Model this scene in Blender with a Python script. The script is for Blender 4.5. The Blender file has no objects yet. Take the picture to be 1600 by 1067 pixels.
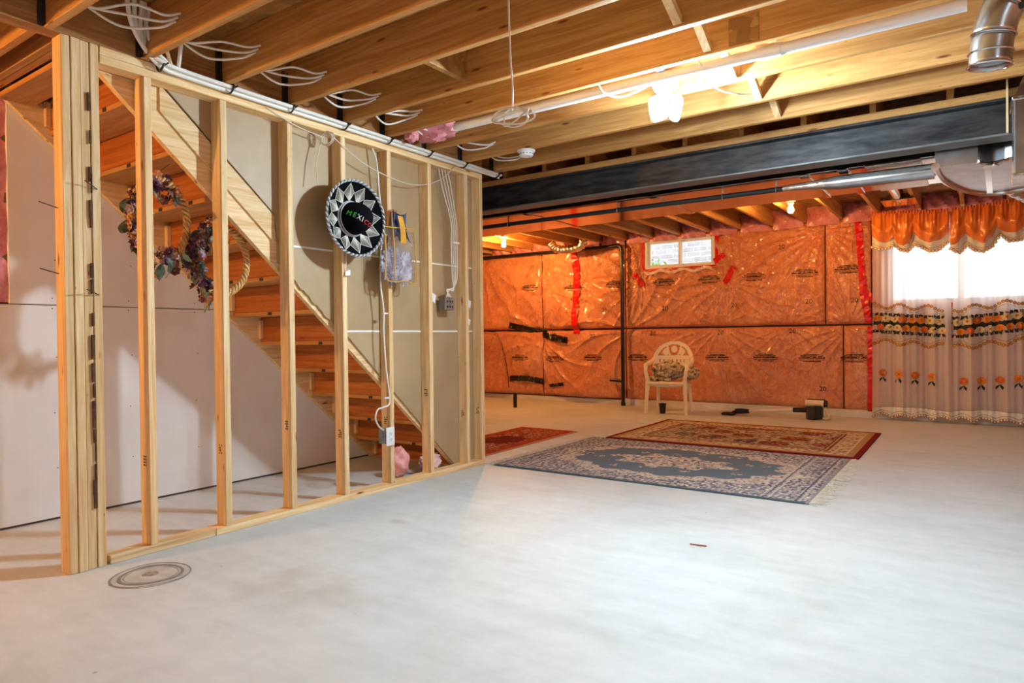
import bpy, bmesh, math, random
import numpy as np
from mathutils import Vector, Matrix
random.seed(7); RNG = np.random.default_rng(7)
S = bpy.context.scene; COL = S.collection
PI = math.pi

# ------------------------------------------------------------------ camera
H = 2.378                      # underside of the near floor joists
CAM = Vector((3.2788, -1.4435, 1.0304))
def make_camera():
    yaw, pit, rol = math.radians(34.93), math.radians(-0.575), math.radians(-0.642)
    fw = Vector((-math.sin(yaw)*math.cos(pit), math.cos(yaw)*math.cos(pit), math.sin(pit)))
    rt = Vector((math.cos(yaw), math.sin(yaw), 0)); up = rt.cross(fw)
    r2 = rt*math.cos(rol) + up*math.sin(rol); u2 = up*math.cos(rol) - rt*math.sin(rol)
    cam = bpy.data.cameras.new('camera'); o = bpy.data.objects.new('camera', cam); COL.objects.link(o)
    cam.sensor_width = 36; cam.lens = 1041.12/1600*36; cam.shift_y = 2.586/1600
    cam.clip_start = 0.05; cam.clip_end = 100
    m = Matrix((r2, u2, -fw)).transposed().to_4x4(); m.translation = CAM
    o.matrix_world = m; S.camera = o
make_camera()

# ------------------------------------------------------------------ world, exposure
S.view_settings.view_transform = 'Standard'; S.view_settings.look = 'None'
S.view_settings.exposure = 0.0; S.view_settings.gamma = 1.0; S.view_settings.use_curve_mapping = False
W = bpy.data.worlds.new('overcast_sky'); S.world = W; W.use_nodes = True
W.node_tree.nodes['Background'].inputs[0].default_value = (0.90, 0.96, 1.0, 1)
W.node_tree.nodes['Background'].inputs[1].default_value = 4.0
LED_STRENGTH = 1520.0           # the white garage lamp (lamp builder below)
BULB_STRENGTH = 1600.0         # bare warm bulbs
WARM = (1.0, 0.49, 0.13)

# ------------------------------------------------------------------ materials
def srgb(r, g, b):
    f = lambda c: (c/255)/12.92 if c <= 10 else (((c/255)+.055)/1.055)**2.4
    return (f(r), f(g), f(b), 1)
def mat(name, col=(.8,.8,.8,1), rough=.6, metal=0.0, coat=0.0, spec=.5, emis=None, estr=0):
    m = bpy.data.materials.new(name); m.use_nodes = True
    p = m.node_tree.nodes['Principled BSDF']
    p.inputs['Base Color'].default_value = col; p.inputs['Roughness'].default_value = rough
    p.inputs['Metallic'].default_value = metal; p.inputs['Coat Weight'].default_value = coat
    p.inputs['Specular IOR Level'].default_value = spec
    if emis: p.inputs['Emission Color'].default_value = emis; p.inputs['Emission Strength'].default_value = estr
    return m
class NT:
    def __init__(s, m): s.m = m; s.t = m.node_tree; s.p = s.t.nodes['Principled BSDF']
    def n(s, typ, **kw):
        x = s.t.nodes.new(typ)
        for k, v in kw.items(): setattr(x, k, v)
        return x
    def l(s, a, b): s.t.links.new(a, b)
    def coords(s, scale=(1,1,1), rot=(0,0,0), rnd=0.0):
        tc = s.n('ShaderNodeTexCoord'); mp = s.n('ShaderNodeMapping')
        mp.inputs['Scale'].default_value = scale; mp.inputs['Rotation'].default_value = rot
        src = tc.outputs['Object']
        if rnd:
            oi = s.n('ShaderNodeObjectInfo'); mu = s.n('ShaderNodeMath', operation='MULTIPLY'); mu.inputs[1].default_value = rnd
            s.l(oi.outputs['Random'], mu.inputs[0]); ad = s.n('ShaderNodeVectorMath', operation='ADD')
            s.l(src, ad.inputs[0]); s.l(mu.outputs[0], ad.inputs[1]); src = ad.outputs[0]
        s.l(src, mp.inputs['Vector']); return mp.outputs['Vector']
    def noise(s, vec, scale=5, detail=5, rough=.55, dist=0.0):
        x = s.n('ShaderNodeTexNoise'); s.l(vec, x.inputs['Vector'])
        x.inputs['Scale'].default_value = scale; x.inputs['Detail'].default_value = detail
        x.inputs['Roughness'].default_value = rough; x.inputs['Distortion'].default_value = dist
        return x.outputs['Fac']
    def ramp(s, fac, stops):
        r = s.n('ShaderNodeValToRGB'); s.l(fac, r.inputs[0]); e = r.color_ramp.elements
        while len(e) < len(stops): e.new(.5)
        for k, (p, c) in enumerate(stops):
            e[k].position = p; e[k].color = c if len(c) == 4 else (*c, 1)
        return r.outputs[0]
    def mix(s, fac, a, b, mode='MIX'):
        x = s.n('ShaderNodeMix', data_type='RGBA', blend_type=mode)
        for v, i in ((fac, 0), (a, 6), (b, 7)):
            if isinstance(v, (int, float)): x.inputs[i].default_value = v
            elif isinstance(v, tuple): x.inputs[i].default_value = v
            else: s.l(v, x.inputs[i])
        return x.outputs[2]
    def bump(s, h, strength=.3, dist=.01):
        b = s.n('ShaderNodeBump'); b.inputs['Strength'].default_value = strength; b.inputs['Distance'].default_value = dist
        s.l(h, b.inputs['Height']); s.l(b.outputs[0], s.p.inputs['Normal'])
    def base(s, c): s.l(c, s.p.inputs['Base Color'])

def wood(name, axis='z', light=(250,226,182), dark=(216,170,108), knots=True, rough=.6, rot=None):
    m = mat(name, rough=rough, spec=.25); t = NT(m)
    sc = {'x': (.7,14,14), 'y': (14,.7,14), 'z': (14,14,.7), 's': (14,.7,14)}[axis]
    rt = (math.radians(42),0,0) if axis == 's' else (0,0,0)
    v = t.coords(sc, rt, 37.0)
    f = t.noise(v, 2.1, 8, .66, 1.1)
    c = t.ramp(f, [(.32, srgb(*dark)), (.5, srgb(*[(a+b)/2 for a, b in zip(light, dark)])), (.68, srgb(*light))])
    oi = t.n('ShaderNodeObjectInfo'); hs = t.n('ShaderNodeHueSaturation')
    mr = t.n('ShaderNodeMapRange'); mr.inputs[3].default_value = .86; mr.inputs[4].default_value = 1.08
    t.l(oi.outputs['Random'], mr.inputs[0]); t.l(mr.outputs[0], hs.inputs['Value']); t.l(c, hs.inputs['Color'])
    c = hs.outputs[0]
    if knots:
        sk = {'x': (1.6,7,7), 'y': (7,1.6,7), 'z': (7,7,1.6), 's': (7,1.6,7)}[axis]
        vo = t.n('ShaderNodeTexVoronoi'); t.l(t.coords(sk, rt, 53.0), vo.inputs['Vector']); vo.inputs['Scale'].default_value = 1.7
        k = t.ramp(vo.outputs['Distance'], [(.04, (1,1,1)), (.08, (.6,.6,.6)), (.11, (0,0,0))])
        c = t.mix(k, c, srgb(120,62,28))
        v2 = t.n('ShaderNodeTexVoronoi'); t.l(t.coords(tuple(q*2.2 for q in sk), rt, 91.0), v2.inputs['Vector']); v2.inputs['Scale'].default_value = 1.6
        c = t.mix(t.ramp(v2.outputs['Distance'], [(.03, (.8,.8,.8)), (.07, (0,0,0))]), c, srgb(104,56,26))
    t.base(c); t.bump(f, .12, .004); return m
M = {}
for ax in 'xyzs': M['wood_'+ax] = wood('spruce_lumber_'+ax, ax)
M['joist'] = wood('fir_joist', 'x', (216,166,102), (172,116,60))
M['joist_y'] = wood('fir_joist_long', 'y', (216,166,102), (172,116,60))
M['riser'] = wood('plywood_riser', 'x', (206,128,62), (160,84,34))
M['tread'] = wood('tread_board', 'x', (214,160,98), (178,118,62))
M['header'] = wood('lvl_header', 'y', (190,142,88), (150,102,56))

def m_osb():
    m = mat('osb_sheathing', rough=.75); t = NT(m)
    vo = t.n('ShaderNodeTexVoronoi'); t.l(t.coords((14,38,20)), vo.inputs['Vector']); vo.inputs['Scale'].default_value = 1.0
    c = t.mix(t.noise(t.coords((3,3,3)), 6), t.ramp(vo.outputs['Color'], [(.2, srgb(134,92,44)), (.5, srgb(176,128,66)), (.8, srgb(206,164,96))]), srgb(150,104,52))
    t.base(c); return m
M['osb'] = m_osb()

def m_concrete():
    m = mat('concrete_slab', rough=.55, spec=.35); t = NT(m)
    v = t.coords((1,1,1)); n1 = t.noise(v, 1.1, 8, .6, .6); n2 = t.noise(v, 9, 6, .65); n3 = t.noise(t.coords((.5,3,1)), 3, 5, .6)
    c = t.ramp(n1, [(.30, srgb(182,190,190)), (.5, srgb(200,208,210)), (.72, srgb(212,219,222))])
    c = t.mix(.25, c, t.ramp(n2, [(.3, srgb(176,176,172)), (.7, srgb(224,226,226))]))
    c = t.mix(.18, c, t.ramp(n3, [(.35, srgb(176,180,172)), (.6, srgb(222,224,222))]))
    sx = t.n('ShaderNodeSeparateXYZ'); t.l(v, sx.inputs[0])
    # stains left on the slab: beige spill by the wall, small damp ring further on
    for (cx, cy, rx, ry, col, a) in ((1.0,.30,.62,.42,(172,164,146),.55), (.62,1.25,.17,.10,(150,144,126),.65), (.95,1.5,.2,.08,(176,184,170),.5), (1.4,2.2,.3,.12,(186,196,184),.4)):
        d = []
        for o_, cc, rr in ((sx.outputs[0], cx, rx), (sx.outputs[1], cy, ry)):
            a1 = t.n('ShaderNodeMath', operation='SUBTRACT'); t.l(o_, a1.inputs[0]); a1.inputs[1].default_value = cc
            a2 = t.n('ShaderNodeMath', operation='DIVIDE'); t.l(a1.outputs[0], a2.inputs[0]); a2.inputs[1].default_value = rr
            a3 = t.n('ShaderNodeMath', operation='POWER'); t.l(a2.outputs[0], a3.inputs[0]); a3.inputs[1].default_value = 2; 
            a4 = t.n('ShaderNodeMath', operation='MULTIPLY'); t.l(a2.outputs[0], a4.inputs[0]); t.l(a2.outputs[0], a4.inputs[1]); d.append(a4.outputs[0])
        s_ = t.n('ShaderNodeMath', operation='ADD'); t.l(d[0], s_.inputs[0]); t.l(d[1], s_.inputs[1])
        q = t.n('ShaderNodeMath', operation='MULTIPLY_ADD'); t.l(t.noise(v, 3.5, 5, .6), q.inputs[0]); q.inputs[1].default_value = 1.4; t.l(s_.outputs[0], q.inputs[2])
        k = t.ramp(q.outputs[0], [(.0, (a,a,a)), (.62, (a*.8,a*.8,a*.8)), (1.0, (0,0,0))])
        # ramp input above one clamps to the last stop
        c = t.mix(k, c, srgb(*col))
    vo = t.n('ShaderNodeTexVoronoi'); t.l(v, vo.inputs['Vector']); vo.inputs['Scale'].default_value = 4.2
    c = t.mix(t.ramp(vo.outputs['Distance'], [(.02, (.6,.6,.6)), (.035, (0,0,0))]), c, srgb(110,108,104))
    t.base(c); t.bump(n2, .05, .004); return m
M['concrete'] = m_concrete()
M['concrete_wall_shaded'] = mat('poured_concrete_shaded', srgb(104,84,72), .85)  # concrete darkened to brown: film shadow in the panel gaps put into colour

def noisy(name, a, b, scale=6, rough=.6, metal=0, coat=0, spec=.5, bump=0, stretch=(1,1,1), bscale=None, bd=.004):
    m = mat(name, rough=rough, metal=metal, coat=coat, spec=spec); t = NT(m)
    v = t.coords(stretch, rnd=11.0); f = t.noise(v, scale, 5, .6)
    t.base(t.ramp(f, [(.32, srgb(*a)), (.68, srgb(*b))]))
    if bump: t.bump(t.noise(v, bscale or scale*2, 4, .6), bump, bd)
    return m
M['drywall'] = noisy('drywall_face', (226,223,220), (236,233,230), 2.5, .85)
M['drywall_back'] = noisy('drywall_paper_back', (168,142,106), (186,160,122), 1.6, .5, coat=.25, bump=.25, bscale=14)
M['steel'] = noisy('mill_scale_steel', (40,40,42), (84,84,84), 6, .5, .6, bump=.15, stretch=(.8,4,4))
M['steel_edge'] = noisy('worn_steel_flange', (96,102,104), (134,138,136), 7, .5, .5, stretch=(.6,5,5))
M['galv'] = noisy('galvanized_sheet', (168,172,176), (196,200,204), 8, .26, 1.0)
M['duct'] = noisy('bright_sheet_metal', (198,196,194), (220,218,216), 2.0, .13, 1.0, bump=.06, bscale=1.2, bd=.02)
M['foil'] = noisy('crumpled_foil', (190,186,176), (230,226,220), 12, .18, 1.0, bump=.9, bscale=30, bd=.01)
M['dark_metal'] = mat('dark_hanger_metal', srgb(62,54,48), .55, .3)
M['black'] = mat('black_plastic', srgb(22,22,24), .38)
M['abs'] = mat('black_abs_pipe', srgb(20,22,25), .3)
M['rubber'] = mat('dark_foam_insulation', srgb(34,42,46), .6)
M['white_pl'] = mat('white_plastic', srgb(236,236,234), .4)
M['pvc'] = mat('white_pvc', srgb(232,236,240), .35)
M['cable'] = mat('white_cable_sheath', srgb(228,224,214), .45)
M['wire'] = mat('thin_white_wire', srgb(214,204,188), .5)
M['porcelain'] = mat('porcelain', srgb(240,236,228), .2)
M['box_metal'] = noisy('zinc_box', (120,122,122), (158,160,160), 30, .45, .7)
M['paper'] = mat('white_paper', srgb(240,238,232), .8)
M['red_tape'] = noisy('red_sheathing_tape', (196,8,18), (226,20,30), 14, .3, coat=.5, bump=.3, bscale=40)
M['ink'] = mat('black_ink', srgb(52,26,18), .6)
M['ink_wood'] = mat('stamp_ink', srgb(60,38,24), .7)
M['foam'] = noisy('white_foam_strip', (206,200,196), (230,226,222), 3, .6)
M['vinyl'] = mat('white_vinyl_frame', srgb(232,232,228), .35)
M['led'] = mat('led_panel', (1,1,1,1), .4, emis=(.67,.87,1,1), estr=LED_STRENGTH)
M['bulb'] = mat('warm_bulb_glass', (1,.9,.7,1), .3, emis=(*WARM,1), estr=BULB_STRENGTH)
def m_blacktape():
    m = mat('black_poly_tape', srgb(14,14,18), .25, coat=.5); t = NT(m)
    vo = t.n('ShaderNodeTexVoronoi'); t.l(t.coords((1,1,1)), vo.inputs['Vector']); vo.inputs['Scale'].default_value = 16
    t.base(t.mix(t.ramp(vo.outputs['Distance'], [(.18, (1,1,1)), (.24, (0,0,0))]), srgb(14,14,18), srgb(120,130,150))); return m
M['black_tape'] = m_blacktape()
def m_insul():
    m = mat('pink_batt_behind_poly', rough=.28, coat=.6, spec=.6); t = NT(m); t.p.inputs['Coat Roughness'].default_value = .08
    v = t.coords((1,1,1)); a = t.noise(v, 2.2, 6, .65, .8); b = t.noise(v, 13, 5, .7, 1.6)
    c = t.ramp(a, [(.3, srgb(196,112,80)), (.55, srgb(226,150,108)), (.75, srgb(240,180,140))])
    c = t.mix(.5, c, t.ramp(b, [(.30, srgb(150,66,44)), (.46, srgb(214,132,94)), (.56, srgb(226,150,110)), (.72, srgb(250,200,164))]))
    t.base(c)
    w = t.noise(t.coords((1,1,1)), 26, 4, .6, 2.2)
    r1 = t.ramp(t.noise(t.coords((1,1,.75), rnd=9.0), 3.2, 3, .55, 2.6), [(.455, (0,0,0)), (.5, (1,1,1)), (.545, (0,0,0))])
    r2 = t.ramp(t.noise(t.coords((1,1,1.3), rnd=23.0), 7.5, 2, .5, 3.2), [(.47, (0,0,0)), (.5, (1,1,1)), (.53, (0,0,0))])
    s1 = t.mix(.45, r1, r2); s2 = t.mix(.25, s1, w); t.bump(s2, .75, .014); return m
M['insul'] = m_insul()
M['batt'] = noisy('pink_fibreglass', (206,118,124), (236,164,168), 18, .9, bump=.8, bscale=30, bd=.01)
M['batt_poly'] = noisy('pink_batt_under_film', (196,108,116), (226,160,164), 7, .3, coat=.6, bump=.5, bscale=9, bd=.02)
def m_glass():
    m = bpy.data.materials.new('window_glass'); m.use_nodes = True; t = m.node_tree; t.nodes.clear()
    o = t.nodes.new('ShaderNodeOutputMaterial'); mx = t.nodes.new('ShaderNodeMixShader'); a = t.nodes.new('ShaderNodeBsdfTransparent'); b = t.nodes.new('ShaderNodeBsdfGlossy')
    b.inputs['Roughness'].default_value = .02; mx.inputs[0].default_value = .07
    t.links.new(a.outputs[0], mx.inputs[1]); t.links.new(b.outputs[0], mx.inputs[2]); t.links.new(mx.outputs[0], o.inputs[0]); return m
M['glass'] = m_glass()
def m_film():
    m = bpy.data.materials.new('clear_plastic_film'); m.use_nodes = True; t = m.node_tree; t.nodes.clear()
    o = t.nodes.new('ShaderNodeOutputMaterial'); mx = t.nodes.new('ShaderNodeMixShader'); a = t.nodes.new('ShaderNodeBsdfTransparent'); b = t.nodes.new('ShaderNodeBsdfGlossy')
    a.inputs[0].default_value = (.93,.92,.94,1); b.inputs['Roughness'].default_value = .12
    n = t.nodes.new('ShaderNodeTexNoise'); n.inputs['Scale'].default_value = 22; n.inputs['Distortion'].default_value = 2
    bp = t.nodes.new('ShaderNodeBump'); bp.inputs['Strength'].default_value = .8; bp.inputs['Distance'].default_value = .02
    t.links.new(n.outputs[0], bp.inputs['Height']); t.links.new(bp.outputs[0], b.inputs['Normal'])
    mx.inputs[0].default_value = .22
    t.links.new(a.outputs[0], mx.inputs[1]); t.links.new(b.outputs[0], mx.inputs[2]); t.links.new(mx.outputs[0], o.inputs[0]); return m
M['film'] = m_film()
def m_sheer():
    m = bpy.data.materials.new('white_sheer_fabric'); m.use_nodes = True; t = m.node_tree; t.nodes.clear()
    o = t.nodes.new('ShaderNodeOutputMaterial'); mx = t.nodes.new('ShaderNodeMixShader'); m2 = t.nodes.new('ShaderNodeMixShader')
    d = t.nodes.new('ShaderNodeBsdfDiffuse'); tr = t.nodes.new('ShaderNodeBsdfTranslucent'); tp = t.nodes.new('ShaderNodeBsdfTransparent')
    d.inputs[0].default_value = srgb(238,238,236); tr.inputs[0].default_value = srgb(250,246,242)
    mx.inputs[0].default_value = .5; m2.inputs[0].default_value = .14
    t.links.new(d.outputs[0], mx.inputs[1]); t.links.new(tr.outputs[0], mx.inputs[2])
    t.links.new(mx.outputs[0], m2.inputs[1]); t.links.new(tp.outputs[0], m2.inputs[2]); t.links.new(m2.outputs[0], o.inputs[0]); return m
M['sheer'] = m_sheer()
M['lace'] = noisy('cream_lace', (226,222,208), (248,246,238), 60, .8)
M['satin'] = noisy('orange_satin', (226,108,30), (246,146,56), 8, .3, spec=.7, bump=.2, bscale=20, stretch=(3,1,.6))
M['satin'].node_tree.nodes['Principled BSDF'].inputs['Sheen Weight'].default_value = .4
M['gold'] = mat('gold_thread', srgb(172,120,40), .5)
M['gold_pale'] = mat('pale_gold_thread', srgb(206,176,120), .6)
M['fl_orange'] = mat('orange_thread', srgb(226,132,34), .6)
M['fl_rust'] = mat('rust_thread', srgb(200,104,46), .6)
M['fl_cream'] = mat('cream_thread', srgb(214,196,150), .6)
M['green'] = mat('dark_green_thread', srgb(26,42,34), .7)
def m_attr(name, rough=.95):
    m = mat(name, rough=rough, spec=.15); t = NT(m)
    a = t.n('ShaderNodeAttribute'); a.attribute_name = 'pile'; n = t.noise(t.coords((1,1,1)), 240, 2, .6)
    t.base(t.mix(.35, a.outputs['Color'], t.mix(1.0, a.outputs['Color'], t.ramp(n, [(.3, (.45,.45,.45)), (.7, (1.25,1.25,1.25))]), 'MULTIPLY')))
    t.bump(n, .4, .004); return m
M['pile'] = m_attr('woven_pile')

# ------------------------------------------------------------------ mesh helpers
class MB:
    def __init__(s): s.v = []; s.f = []
    def add(s, vs, fs):
        b = len(s.v); s.v += [tuple(map(float, p)) for p in vs]; s.f += [tuple(i+b for i in f) for f in fs]; return s
    def box(s, x0, x1, y0, y1, z0, z1):
        vs = [(x0,y0,z0),(x1,y0,z0),(x1,y1,z0),(x0,y1,z0),(x0,y0,z1),(x1,y0,z1),(x1,y1,z1),(x0,y1,z1)]
        return s.add(vs, [(3,2,1,0),(4,5,6,7),(0,1,5,4),(1,2,6,5),(2,3,7,6),(3,0,4,7)])
    def bbox(s, x0, x1, y0, y1, z0, z1, b=.003):          # box with chamfered edges
        bm = bmesh.new(); bmesh.ops.create_cube(bm, size=1)
        for q in bm.verts: q.co = Vector(((x0+x1)/2+q.co.x*(x1-x0), (y0+y1)/2+q.co.y*(y1-y0), (z0+z1)/2+q.co.z*(z1-z0)))
        bmesh.ops.bevel(bm, geom=list(bm.edges), offset=b, segments=1, affect='EDGES', profile=.5)
        bm.verts.index_update(); s.add([q.co[:] for q in bm.verts], [[q.index for q in f.verts] for f in bm.faces]); bm.free(); return s
    def beam(s, a, b, w, h, up=(0,0,1), ch=.0):            # bar from a to b, w across, h along up
        a, b = Vector(a), Vector(b); d = (b-a).normalized(); u = Vector(up); sx = d.cross(u).normalized(); u = sx.cross(d).normalized()
        vs = [p + sx*(w/2*i) + u*(h/2*j) for p in (a, b) for i, j in ((-1,-1),(1,-1),(1,1),(-1,1))]
        return s.add(vs, [(3,2,1,0),(4,5,6,7),(0,1,5,4),(1,2,6,5),(2,3,7,6),(3,0,4,7)])
    def tube(s, pts, r, n=8, cap=True, closed=False):
        P = [Vector(p) for p in pts]; N = len(P); R = r if isinstance(r, (list, tuple)) else [r]*N
        fr = None; vs = []
        for i in range(N):
            d = (P[(i+1) % N]-P[i-1]) if closed else (P[min(i+1, N-1)]-P[max(i-1, 0)])
            if d.length < 1e-9: d = Vector((0,0,1))
            d.normalize()
            if fr is None: fr = d.orthogonal().normalized()
            else:
                fr = fr - d*fr.dot(d); fr = fr.normalized() if fr.length > 1e-6 else d.orthogonal().normalized()
            bi = d.cross(fr)
            vs += [P[i] + (fr*math.cos(2*PI*k/n) + bi*math.sin(2*PI*k/n))*R[i] for k in range(n)]
        fs = []
        for i in range(N if closed else N-1):
            j = (i+1) % N
            fs += [(i*n+k, i*n+(k+1) % n, j*n+(k+1) % n, j*n+k) for k in range(n)]
        if cap and not closed: fs += [tuple(range(n-1, -1, -1)), tuple((N-1)*n+k for k in range(n))]
        return s.add(vs, fs)
    def lathe(s, prof, o=(0,0,0), axis=(0,0,1), n=20):     # prof: (radius, height)
        ax = Vector(axis).normalized(); u = ax.orthogonal().normalized(); w = ax.cross(u); o = Vector(o)
        vs = [o + ax*h + (u*math.cos(2*PI*k/n)+w*math.sin(2*PI*k/n))*r for r, h in prof for k in range(n)]
        fs = [(i*n+k, i*n+(k+1) % n, (i+1)*n+(k+1) % n, (i+1)*n+k) for i in range(len(prof)-1) for k in range(n)]
        fs += [tuple(range(n-1, -1, -1)), tuple((len(prof)-1)*n+k for k in range(n))]
        return s.add(vs, fs)
    def prism(s, poly, d, o=(0,0,0)):                       # closed polygon of 3d points pushed by d
        P = [Vector(p) for p in poly]; d = Vector(d); n = len(P)
        s.add(P + [p+d for p in P], [tuple(range(n-1, -1, -1)), tuple(range(n, 2*n))] + [(i, (i+1) % n, n+(i+1) % n, n+i) for i in range(n)]); return s
    def grid(s, fn, nu, nv, keep=None):
        vs = [fn(i/nu, j/nv) for j in range(nv+1) for i in range(nu+1)]
        fs = [(j*(nu+1)+i, j*(nu+1)+i+1, (j+1)*(nu+1)+i+1, (j+1)*(nu+1)+i) for j in range(nv) for i in range(nu) if keep is None or keep((i+.5)/nu, (j+.5)/nv)]
        return s.add(vs, fs)
    def xf(s, m):
        s.v = [tuple(m @ Vector(p)) for p in s.v]; return s
def root_loc(o):
    l = Vector((0,0,0))
    while o: l += o.location; o = o.parent
    return l
def obj(name, mb, m, parent=None, smooth=False, kind=None):
    me = bpy.data.meshes.new(name); off = root_loc(parent) if parent else Vector((0,0,0))
    me.from_pydata([(x-off.x, y-off.y, z-off.z) for x, y, z in mb.v], [], mb.f); me.update()
    if smooth:
        for p in me.polygons: p.use_smooth = True
        try: me.set_sharp_from_angle(angle=math.radians(38))
        except Exception: pass
    if isinstance(m, str): m = M[m]
    me.materials.append(m); o = bpy.data.objects.new(name, me); COL.objects.link(o); o.parent = parent
    if kind: o['kind'] = kind
    return o
def thing(name, label, cat, loc=(0,0,0), group=None):
    o = bpy.data.objects.new(name, None); COL.objects.link(o); o.location = loc; o.empty_display_size = .1
    o['label'] = label; o['category'] = cat
    if group: o['group'] = group
    return o
def struct(name, loc=(0,0,0), label=None):
    o = bpy.data.objects.new(name, None); COL.objects.link(o); o.location = loc; o['kind'] = 'structure'
    if label: o['label'] = label
    return o
def share(name, src, parent, loc, rot=(0,0,0), sc=(1,1,1)):
    c = src.copy(); c.name = name; COL.objects.link(c); c.parent = parent; c.location = loc; c.rotation_euler = rot; c.scale = sc; return c
def cr(pts, n=8):                                            # Catmull-Rom through points
    P = [Vector(p) for p in pts]; P = [P[0]*2-P[1]] + P + [P[-1]*2-P[-2]]; out = []
    for i in range(1, len(P)-2):
        for k in range(n):
            t = k/n; a, b, c, d = P[i-1:i+3]
            out.append(.5*((2*b) + (c-a)*t + (2*a-5*b+4*c-d)*t*t + (3*b-a-3*c+d)*t**3))
    out.append(P[-2]); return out
def text_mesh(body, size, align='CENTER'):
    cu = bpy.data.curves.new('t', 'FONT'); cu.body = body; cu.size = size; cu.align_x = align; cu.align_y = 'CENTER'; cu.resolution_u = 2
    o = bpy.data.objects.new('t', cu); COL.objects.link(o); dg = bpy.context.evaluated_depsgraph_get(); dg.update()
    me = bpy.data.meshes.new_from_object(o.evaluated_get(dg)); r = ([v.co.copy() for v in me.vertices], [tuple(p.vertices) for p in me.polygons])
    bpy.data.objects.remove(o); bpy.data.curves.remove(cu); bpy.data.meshes.remove(me); return r
# ================================================================== SETTING
XL, XR, YB, YF = -4.2, 5.6, -4.3, 7.66
floor = obj('floor', MB().box(XL, XR, YB, YF+.1, -.15, 0), 'concrete', kind='structure')
TOP = H + .235
# round concrete patch by the post (a filled cleanout)
ring = MB(); cx, cy = .30, .035
for r0, r1, z in ((.0,.004,.004),(.104,.108,.004),(.116,.130,.0045),(.152,.158,.004)):
    n = 48; vs = []
    for k in range(n):
        a = 2*PI*k/n; w = 1+.03*math.sin(3*a)
        vs += [(cx+math.cos(a)*r0*w, cy+math.sin(a)*r0*w, z), (cx+math.cos(a)*r1*w*(1+.02*math.sin(5*a)), cy+math.sin(a)*r1*w, z)]
    ring.add(vs, [(2*k, 2*k+1, (2*k+3) % (2*n), (2*k+2) % (2*n)) for k in range(n)])
brown = MB().lathe([(.034,.003),(.034,.0036),(.012,.004)], (cx-.01,cy+.0,0), n=14)
patch = thing('floor_patch', 'round grey concrete patch with dark ring marks beside the corner post', 'floor patch', (cx, cy, 0))
obj('patch_disc', MB().lathe([(.162,.0005),(.162,.0025),(.155,.003)], (cx,cy,0), n=40), noisy('patch_concrete', (168,166,160), (196,194,188), 14, .7), patch)
obj('stain_spot', brown, noisy('rust_stain', (122,104,84), (176,166,152), 40, .8), patch)
obj('ring_mark', ring, mat('tar_ring', srgb(128,126,122), .8), patch)

# outer shell (closed room, mostly out of view)
wr = obj('wall_right', MB().box(XR, XR+.1, YB, YF+.1, 0, TOP), 'insul', kind='structure')
obj('wall_back', MB().box(XL, XR, YB-.1, YB, 0, TOP), 'drywall', kind='structure')
obj('wall_outer', MB().box(XL-.1, XL, YB, YF+.1, 0, TOP), 'insul', kind='structure')

# ---- drywall behind the stairs
wl = struct('wall_left', (-1.09, 0, 0))
obj('wall_core', MB().box(-1.24, -1.106, YB, 2.66, 0, TOP), 'concrete_wall_shaded', wl)
obj('drywall_sheet', MB().bbox(-1.106, -1.09, -2.4, .42, .014, 1.238), 'drywall', wl)
obj('drywall_sheet', MB().bbox(-1.106, -1.09, .424, 2.62, .014, 1.238), 'drywall', wl)
obj('drywall_sheet', MB().bbox(-1.106, -1.09, -.018, 1.19, 1.243, 2.46), 'drywall', wl)
obj('drywall_sheet', MB().bbox(-1.106, -1.09, 1.194, 2.62, 1.243, 2.46), 'drywall', wl)
obj('insulation_batt', MB().grid(lambda u, v: (-1.100+.02*math.sin(u*PI)+.008*math.sin(v*23), -1.0+.99*u, 1.25+1.2*v), 10, 24), 'batt', wl, smooth=True)
sc = MB()
for y in (.20,.62,1.05): 
    for z in (.30,.62,.94,1.28,1.5,1.22): sc.lathe([(.0035,0),(.0035,.0015)], (-1.09, y+.01*math.sin(z*9), z), (1,0,0), 6)
obj('screw_heads', sc, 'dark_metal', wl, kind='stuff')

# ---- ceiling: subfloor, header, joists
ceil = struct('ceiling', (0,0,TOP))
obj('subfloor', MB().box(XL, XR, YB, YF+.1, TOP, TOP+.03), 'osb', ceil)
obj('header', MB().bbox(-.089, 0, YB, 2.86, H, TOP), 'header', ceil)
JY = [-2.64,-2.23,-1.82,-1.42,-1.01,-.60,-.195,.21,.6156,1.0237,1.4272,1.7881,2.1986,2.6051,3.01]
jm = obj('joist', MB().bbox(0, XR, JY[0]-.038, JY[0], H, TOP), 'joist', ceil)
jm.data.materials[0] = M['joist']
for y in JY[1:]: share('joist', jm, ceil, (0, y-JY[0], 0))
ls = None
for y in (-1.25,-.80,-.224,-.114,-.074):
    if ls is None: ls = obj('joist', MB().bbox(-1.10, -.089, y-.038, y, H, TOP), 'joist', ceil); y0 = y
    else: share('joist', ls, ceil, (0, y-y0, 0))
hg = None
for y in JY[4:]:
    if hg is None:
        b = MB().box(.0005, .004, y-.060, y-.0385, H+.004, H+.19).box(.0005, .03, y-.0412, y-.0385, H+.004, H+.18)
        hg = obj('joist_hanger', b, 'dark_metal', ceil); y0 = y
    else: share('joist_hanger', hg, ceil, (0, y-y0, 0))
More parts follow.
